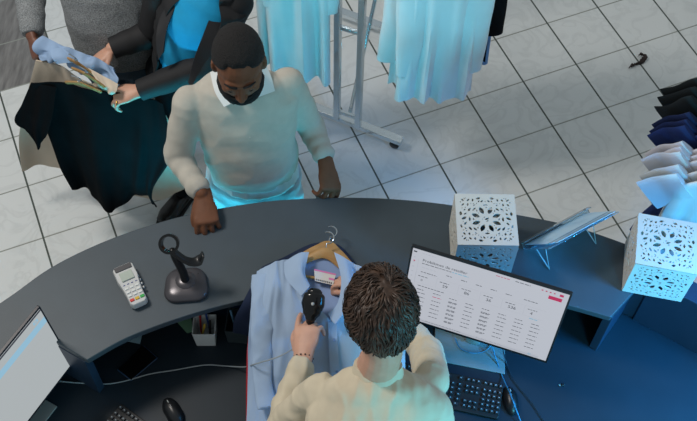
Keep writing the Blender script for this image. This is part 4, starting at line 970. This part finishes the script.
# ---------------------------------------------------------------- shirts being scanned
red=mat('cloth_red','#b3202c',.85);nav=mat('cloth_navy','#10203c',.85)
def fz(a,k,ph=0,k2=2):return lambda u,v:a*(math.sin(k*u+ph+k2*v)+.6*math.sin(k*1.7*u-ph+3*v))
o=MB().drape([[(266,290,1.058),(300,285,1.058),(350,285,1.058)],[(252,325,1.03),(300,325,1.02),(380,325,1.02)],[(247,350,.93),(300,350,.93),(400,350,.93)],[(246,425,.80),(300,425,.80),(400,425,.80)]],40,40,.004,fz(.003,9)).build('red_garment',red);tag(o,'red garment showing as a strip beneath the left edge of the blue shirt','garment')
m_=MB().drape([[(262,267,1.075),(278,260,1.08),(300,248,1.085),(318,243,1.09),(336,244,1.09),(350,255,1.085),(358,270,1.075)],[(252,285,1.075),(278,280,1.075),(300,275,1.075),(318,275,1.075),(336,275,1.075),(352,280,1.075),(372,285,1.07)],[(243,302,1.06),(262,305,1.06),(300,305,1.065),(318,305,1.065),(336,305,1.065),(356,305,1.065),(380,310,1.06)],[(235,318,.99),(250,326,.97),(290,325,1.01),(318,325,1.01),(336,325,1.01),(356,325,1.01),(385,330,1.01)],[(233,332,.90),(250,338,.89),(290,345,.93),(318,345,.93),(336,345,.93),(356,345,.93),(385,350,.93)]],60,50,.005,fz(.004,12,1))
o=m_.build('navy_shirt',nav);tag(o,'navy shirt lying beneath the light blue shirt on the counter','shirt')
sb=mat('shirt_sky','#95abc6',.8,var=.04,vscale=15);sbi=mat('shirt_sky_inside','#8299c2',.8)
bs=thing('blue_shirt','light blue button shirt on hangers laid over the counter being scanned','shirt',tuple(at(300,300,1.08)))
m_=MB().drape([[(257,271,1.105),(268,265,1.12),(280,261,1.13),(297,255,1.14)],[(253,295,1.10),(268,290,1.12),(284,288,1.125),(305,291,1.13)],[(250,320,1.06),(268,316,1.085),(288,314,1.09),(331,322,1.09)],[(248,350,1.0),(268,348,1.025),(294,348,1.03),(333,352,1.03)],[(247,385,.93),(268,385,.955),(296,385,.96),(336,385,.96)],[(246,428,.86),(268,428,.885),(298,428,.89),(338,428,.89)]],90,110,.004,lambda u,v:.007*(noise.noise(Vector((u*5,v*2.2+u*3,1)))*2+.5*noise.noise(Vector((u*11+v*5,v*4,7))))+.004*math.sin(13*u+5*v))
m_.drape([[(341,256,1.14),(356,264,1.13),(375,274,1.12),(395,288,1.10)],[(344,290,1.125),(362,295,1.12),(382,302,1.11),(402,312,1.09)],[(329,321,1.095),(356,322,1.09),(380,328,1.08),(405,336,1.06)],[(331,352,1.035),(356,352,1.03),(380,354,1.02),(405,358,1.0)],[(334,385,.965),(356,385,.96),(380,385,.95),(405,385,.94)],[(336,428,.895),(356,428,.89),(380,428,.88),(405,428,.87)]],60,90,.004,lambda u,v:.006*(noise.noise(Vector((u*5,v*2.2+u*3,4)))*2))
m_.build('body',sb,bs)
MB().drape([[(297,256,1.13),(318,259,1.125),(342,258,1.13)],[(303,285,1.10),(320,285,1.09),(343,288,1.10)],[(318,310,1.085),(330,312,1.08),(338,312,1.085)],[(328,326,1.085),(331,328,1.085),(334,326,1.085)]],30,30,.003).build('inner_yoke',sbi,bs)
# sleeve laid along the left edge
MB().loft([at(264,275,1.105),at(263,300,1.095),at(262,330,1.055),at(262,360,1.0),at(264,388,.965),at(267,408,.95)],[(.045,.014),(.043,.017),(.040,.016),(.036,.015),(.034,.014),(.034,.013)],side=(1,.1,0),n=24,sub=8,round_=False).union('sleeve',sb,bs,voxel=.005,smooth=3,disp=wr(.005,14,(1,.8,1),8))
MB().drape([[(284,262,1.145),(299,253,1.165),(309,252,1.165)],[(286,278,1.14),(300,272,1.165),(305,272,1.15)],[(301,296,1.14),(309,287,1.15),(310,285,1.14)]],20,20,.004).build('collar',sb,bs)
MB().drape([[(334,252,1.165),(345,258,1.165),(352,266,1.15)],[(341,278,1.155),(350,286,1.16),(356,288,1.14)],[(338,302,1.14),(346,308,1.145),(350,306,1.13)],[(328,314,1.125),(335,324,1.125),(341,318,1.12)]],20,26,.004).build('collar',sb,bs)
MB().drape([[(328,322,1.100),(337,322,1.100)],[(329,352,1.042),(338,352,1.042)],[(331,385,.972),(341,385,.972)],[(333,428,.90),(343,428,.90)]],6,50,.003).build('placket',sb,bs)
hb_=mat('button_blue','#5f7da8',.4)
for px_,py_,z in ((334,340,1.072),(337,372,1.004)):
    MB().lathe([(.005,0),(.005,.002),(.003,.0025)],at(px_,py_,z)).build('button',hb_,bs)
xh=nrm(at(342,262,1.12)-at(303,256,1.12));yh=nrm(V(.05,-.9,-.25));
for i,(p,lb) in enumerate([((325,253,1.140),'light wooden hanger inside the blue shirt on the counter, the front one of two'),((328,246,1.112),'light wooden hanger on the counter, the rear one of two, nearer the hook tips')]):
    hanger_tree(lb,'hangers lying on the counter',at(*p),nrm(xh*V(1,1,0)),yh if i==0 else nrm(V(.03,-.95,-.12)),.26,True,droop=.095)
tg=thing('price_tag','white price tag with pink marks inside the blue shirt collar','price tag',tuple(at(325,276,1.12)))
a=[at(314,269,1.128),at(336,274,1.130),at(333,285,1.118),at(315,281,1.118)]
MB().add([*a],[(0,3,2,1)]).build('card',mat('tag_white','#c9c6c4',.6),tg,smooth=False)
def quad(p,q,t,k0,k1,l0,l1,lift=.001):
    f=lambda u,v:(a[0]*(1-u)+a[1]*u)*(1-v)+(a[3]*(1-u)+a[2]*u)*v+V(0,0,lift)
    return [f(k0,l0),f(k1,l0),f(k1,l1),f(k0,l1)]
m_=MB();m_.add(quad(0,0,0,.0,1,.0,.12),[(0,3,2,1)]);m_.add(quad(0,0,0,.72,.98,.45,.62),[(0,3,2,1)]);m_.build('pink_band',mat('tag_pink','#cf6fa8',.6),tg,smooth=False)
m_=MB()
for i in range(9):m_.add(quad(0,0,0,.06+i*.1,.12+i*.1,.80,.93),[(0,3,2,1)])
m_.build('printed_bars',mat('tag_ink','#3c3b3d',.6),tg,smooth=False)
# ---------------------------------------------------------------- hand scanner and cables
sc=thing('barcode_scanner','black handheld barcode scanner held by the clerk over the blue shirt','barcode scanner',tuple(at(312,300,1.14)))
hd=at(313,304,1.165);g0=np.array(PK['wrl'])+V(.012,.105,-.018)
MB().loft([g0,mid(g0,hd,.35)-V(0,0,.010),mid(g0,hd,.70),mid(g0,hd,.85)],[(.014,.017),(.015,.018),(.016,.018),(.02,.02)],side=(1,0,0),n=18).build('handle',blk2,sc)
dh=nrm(V(.12,.88,.45));MB().loft([hd-dh*.048,hd-dh*.03,hd,hd+dh*.028,hd+dh*.040],[(.019,.014),(.031,.020),(.040,.026),(.037,.024),(.026,.016)],side=(1,-.1,0),n=24).build('scanner_head',blk2,sc)
MB().ell(hd+V(0,-.012,.024),(.006,.007,.003)).build('indicator_light',silver,sc)
cabm=mat('cable_grey','#8e979c',.4);cabd=mat('cable_dark','#1c2a33',.4);cabc=mat('cable_blue','#2f6f90',.4)
pts=[(57,381,.757),(80,383,.757),(105,384,.757),(125,381,.757),(150,374,.757),(175,370,.757),(205,365,.757),(225,366,.757),(244,367,.80),(252,365,1.0),(262,362,1.055),(275,358,1.085),(288,352,1.10),(297,345,1.10),(303,336,1.095)]
o=MB().tube([at(*p) for p in pts]+[g0],.0024,n=8,sub=8).build('scanner_cable',cabm);tag(o,'grey cable running from the hand scanner across the dark desk to the left','cable')
o=MB().tube([at(*p) for p in [(492,345,.80),(497,362,.762),(503,378,.757),(511,396,.80),(522,425,.757)]],.0022,n=8,sub=6).build('monitor_cable',cabc);tag(o,'thin bluish cable hanging from the right-hand monitor past the mouse','cable')
o=MB().tube([at(*p) for p in [(502,345,.82),(506,362,.762),(514,380,.757),(530,400,.757),(548,426,.757)]],.0022,n=8,sub=6).build('monitor_cable',cabd);tag(o,'dark cable curving from the right-hand monitor over the desk to the bottom edge','cable')
o=MB().tube([at(*p) for p in [(455,338,.765),(460,348,.762),(472,353,.762),(485,351,.762),(493,343,.765)]],.0016,n=8,sub=6).build('looped_cable',cabc);tag(o,'thin cable loop lying on the stand plate of the right-hand monitor','cable')
o=MB().tube([at(*p) for p in [(26,408,.80),(24,414,.77),(27,420,.765),(24,430,.765)]],.002,n=8,sub=6).build('monitor_cable',cabd);tag(o,'dark cable hanging behind the stand plate of the left-hand monitor','cable')
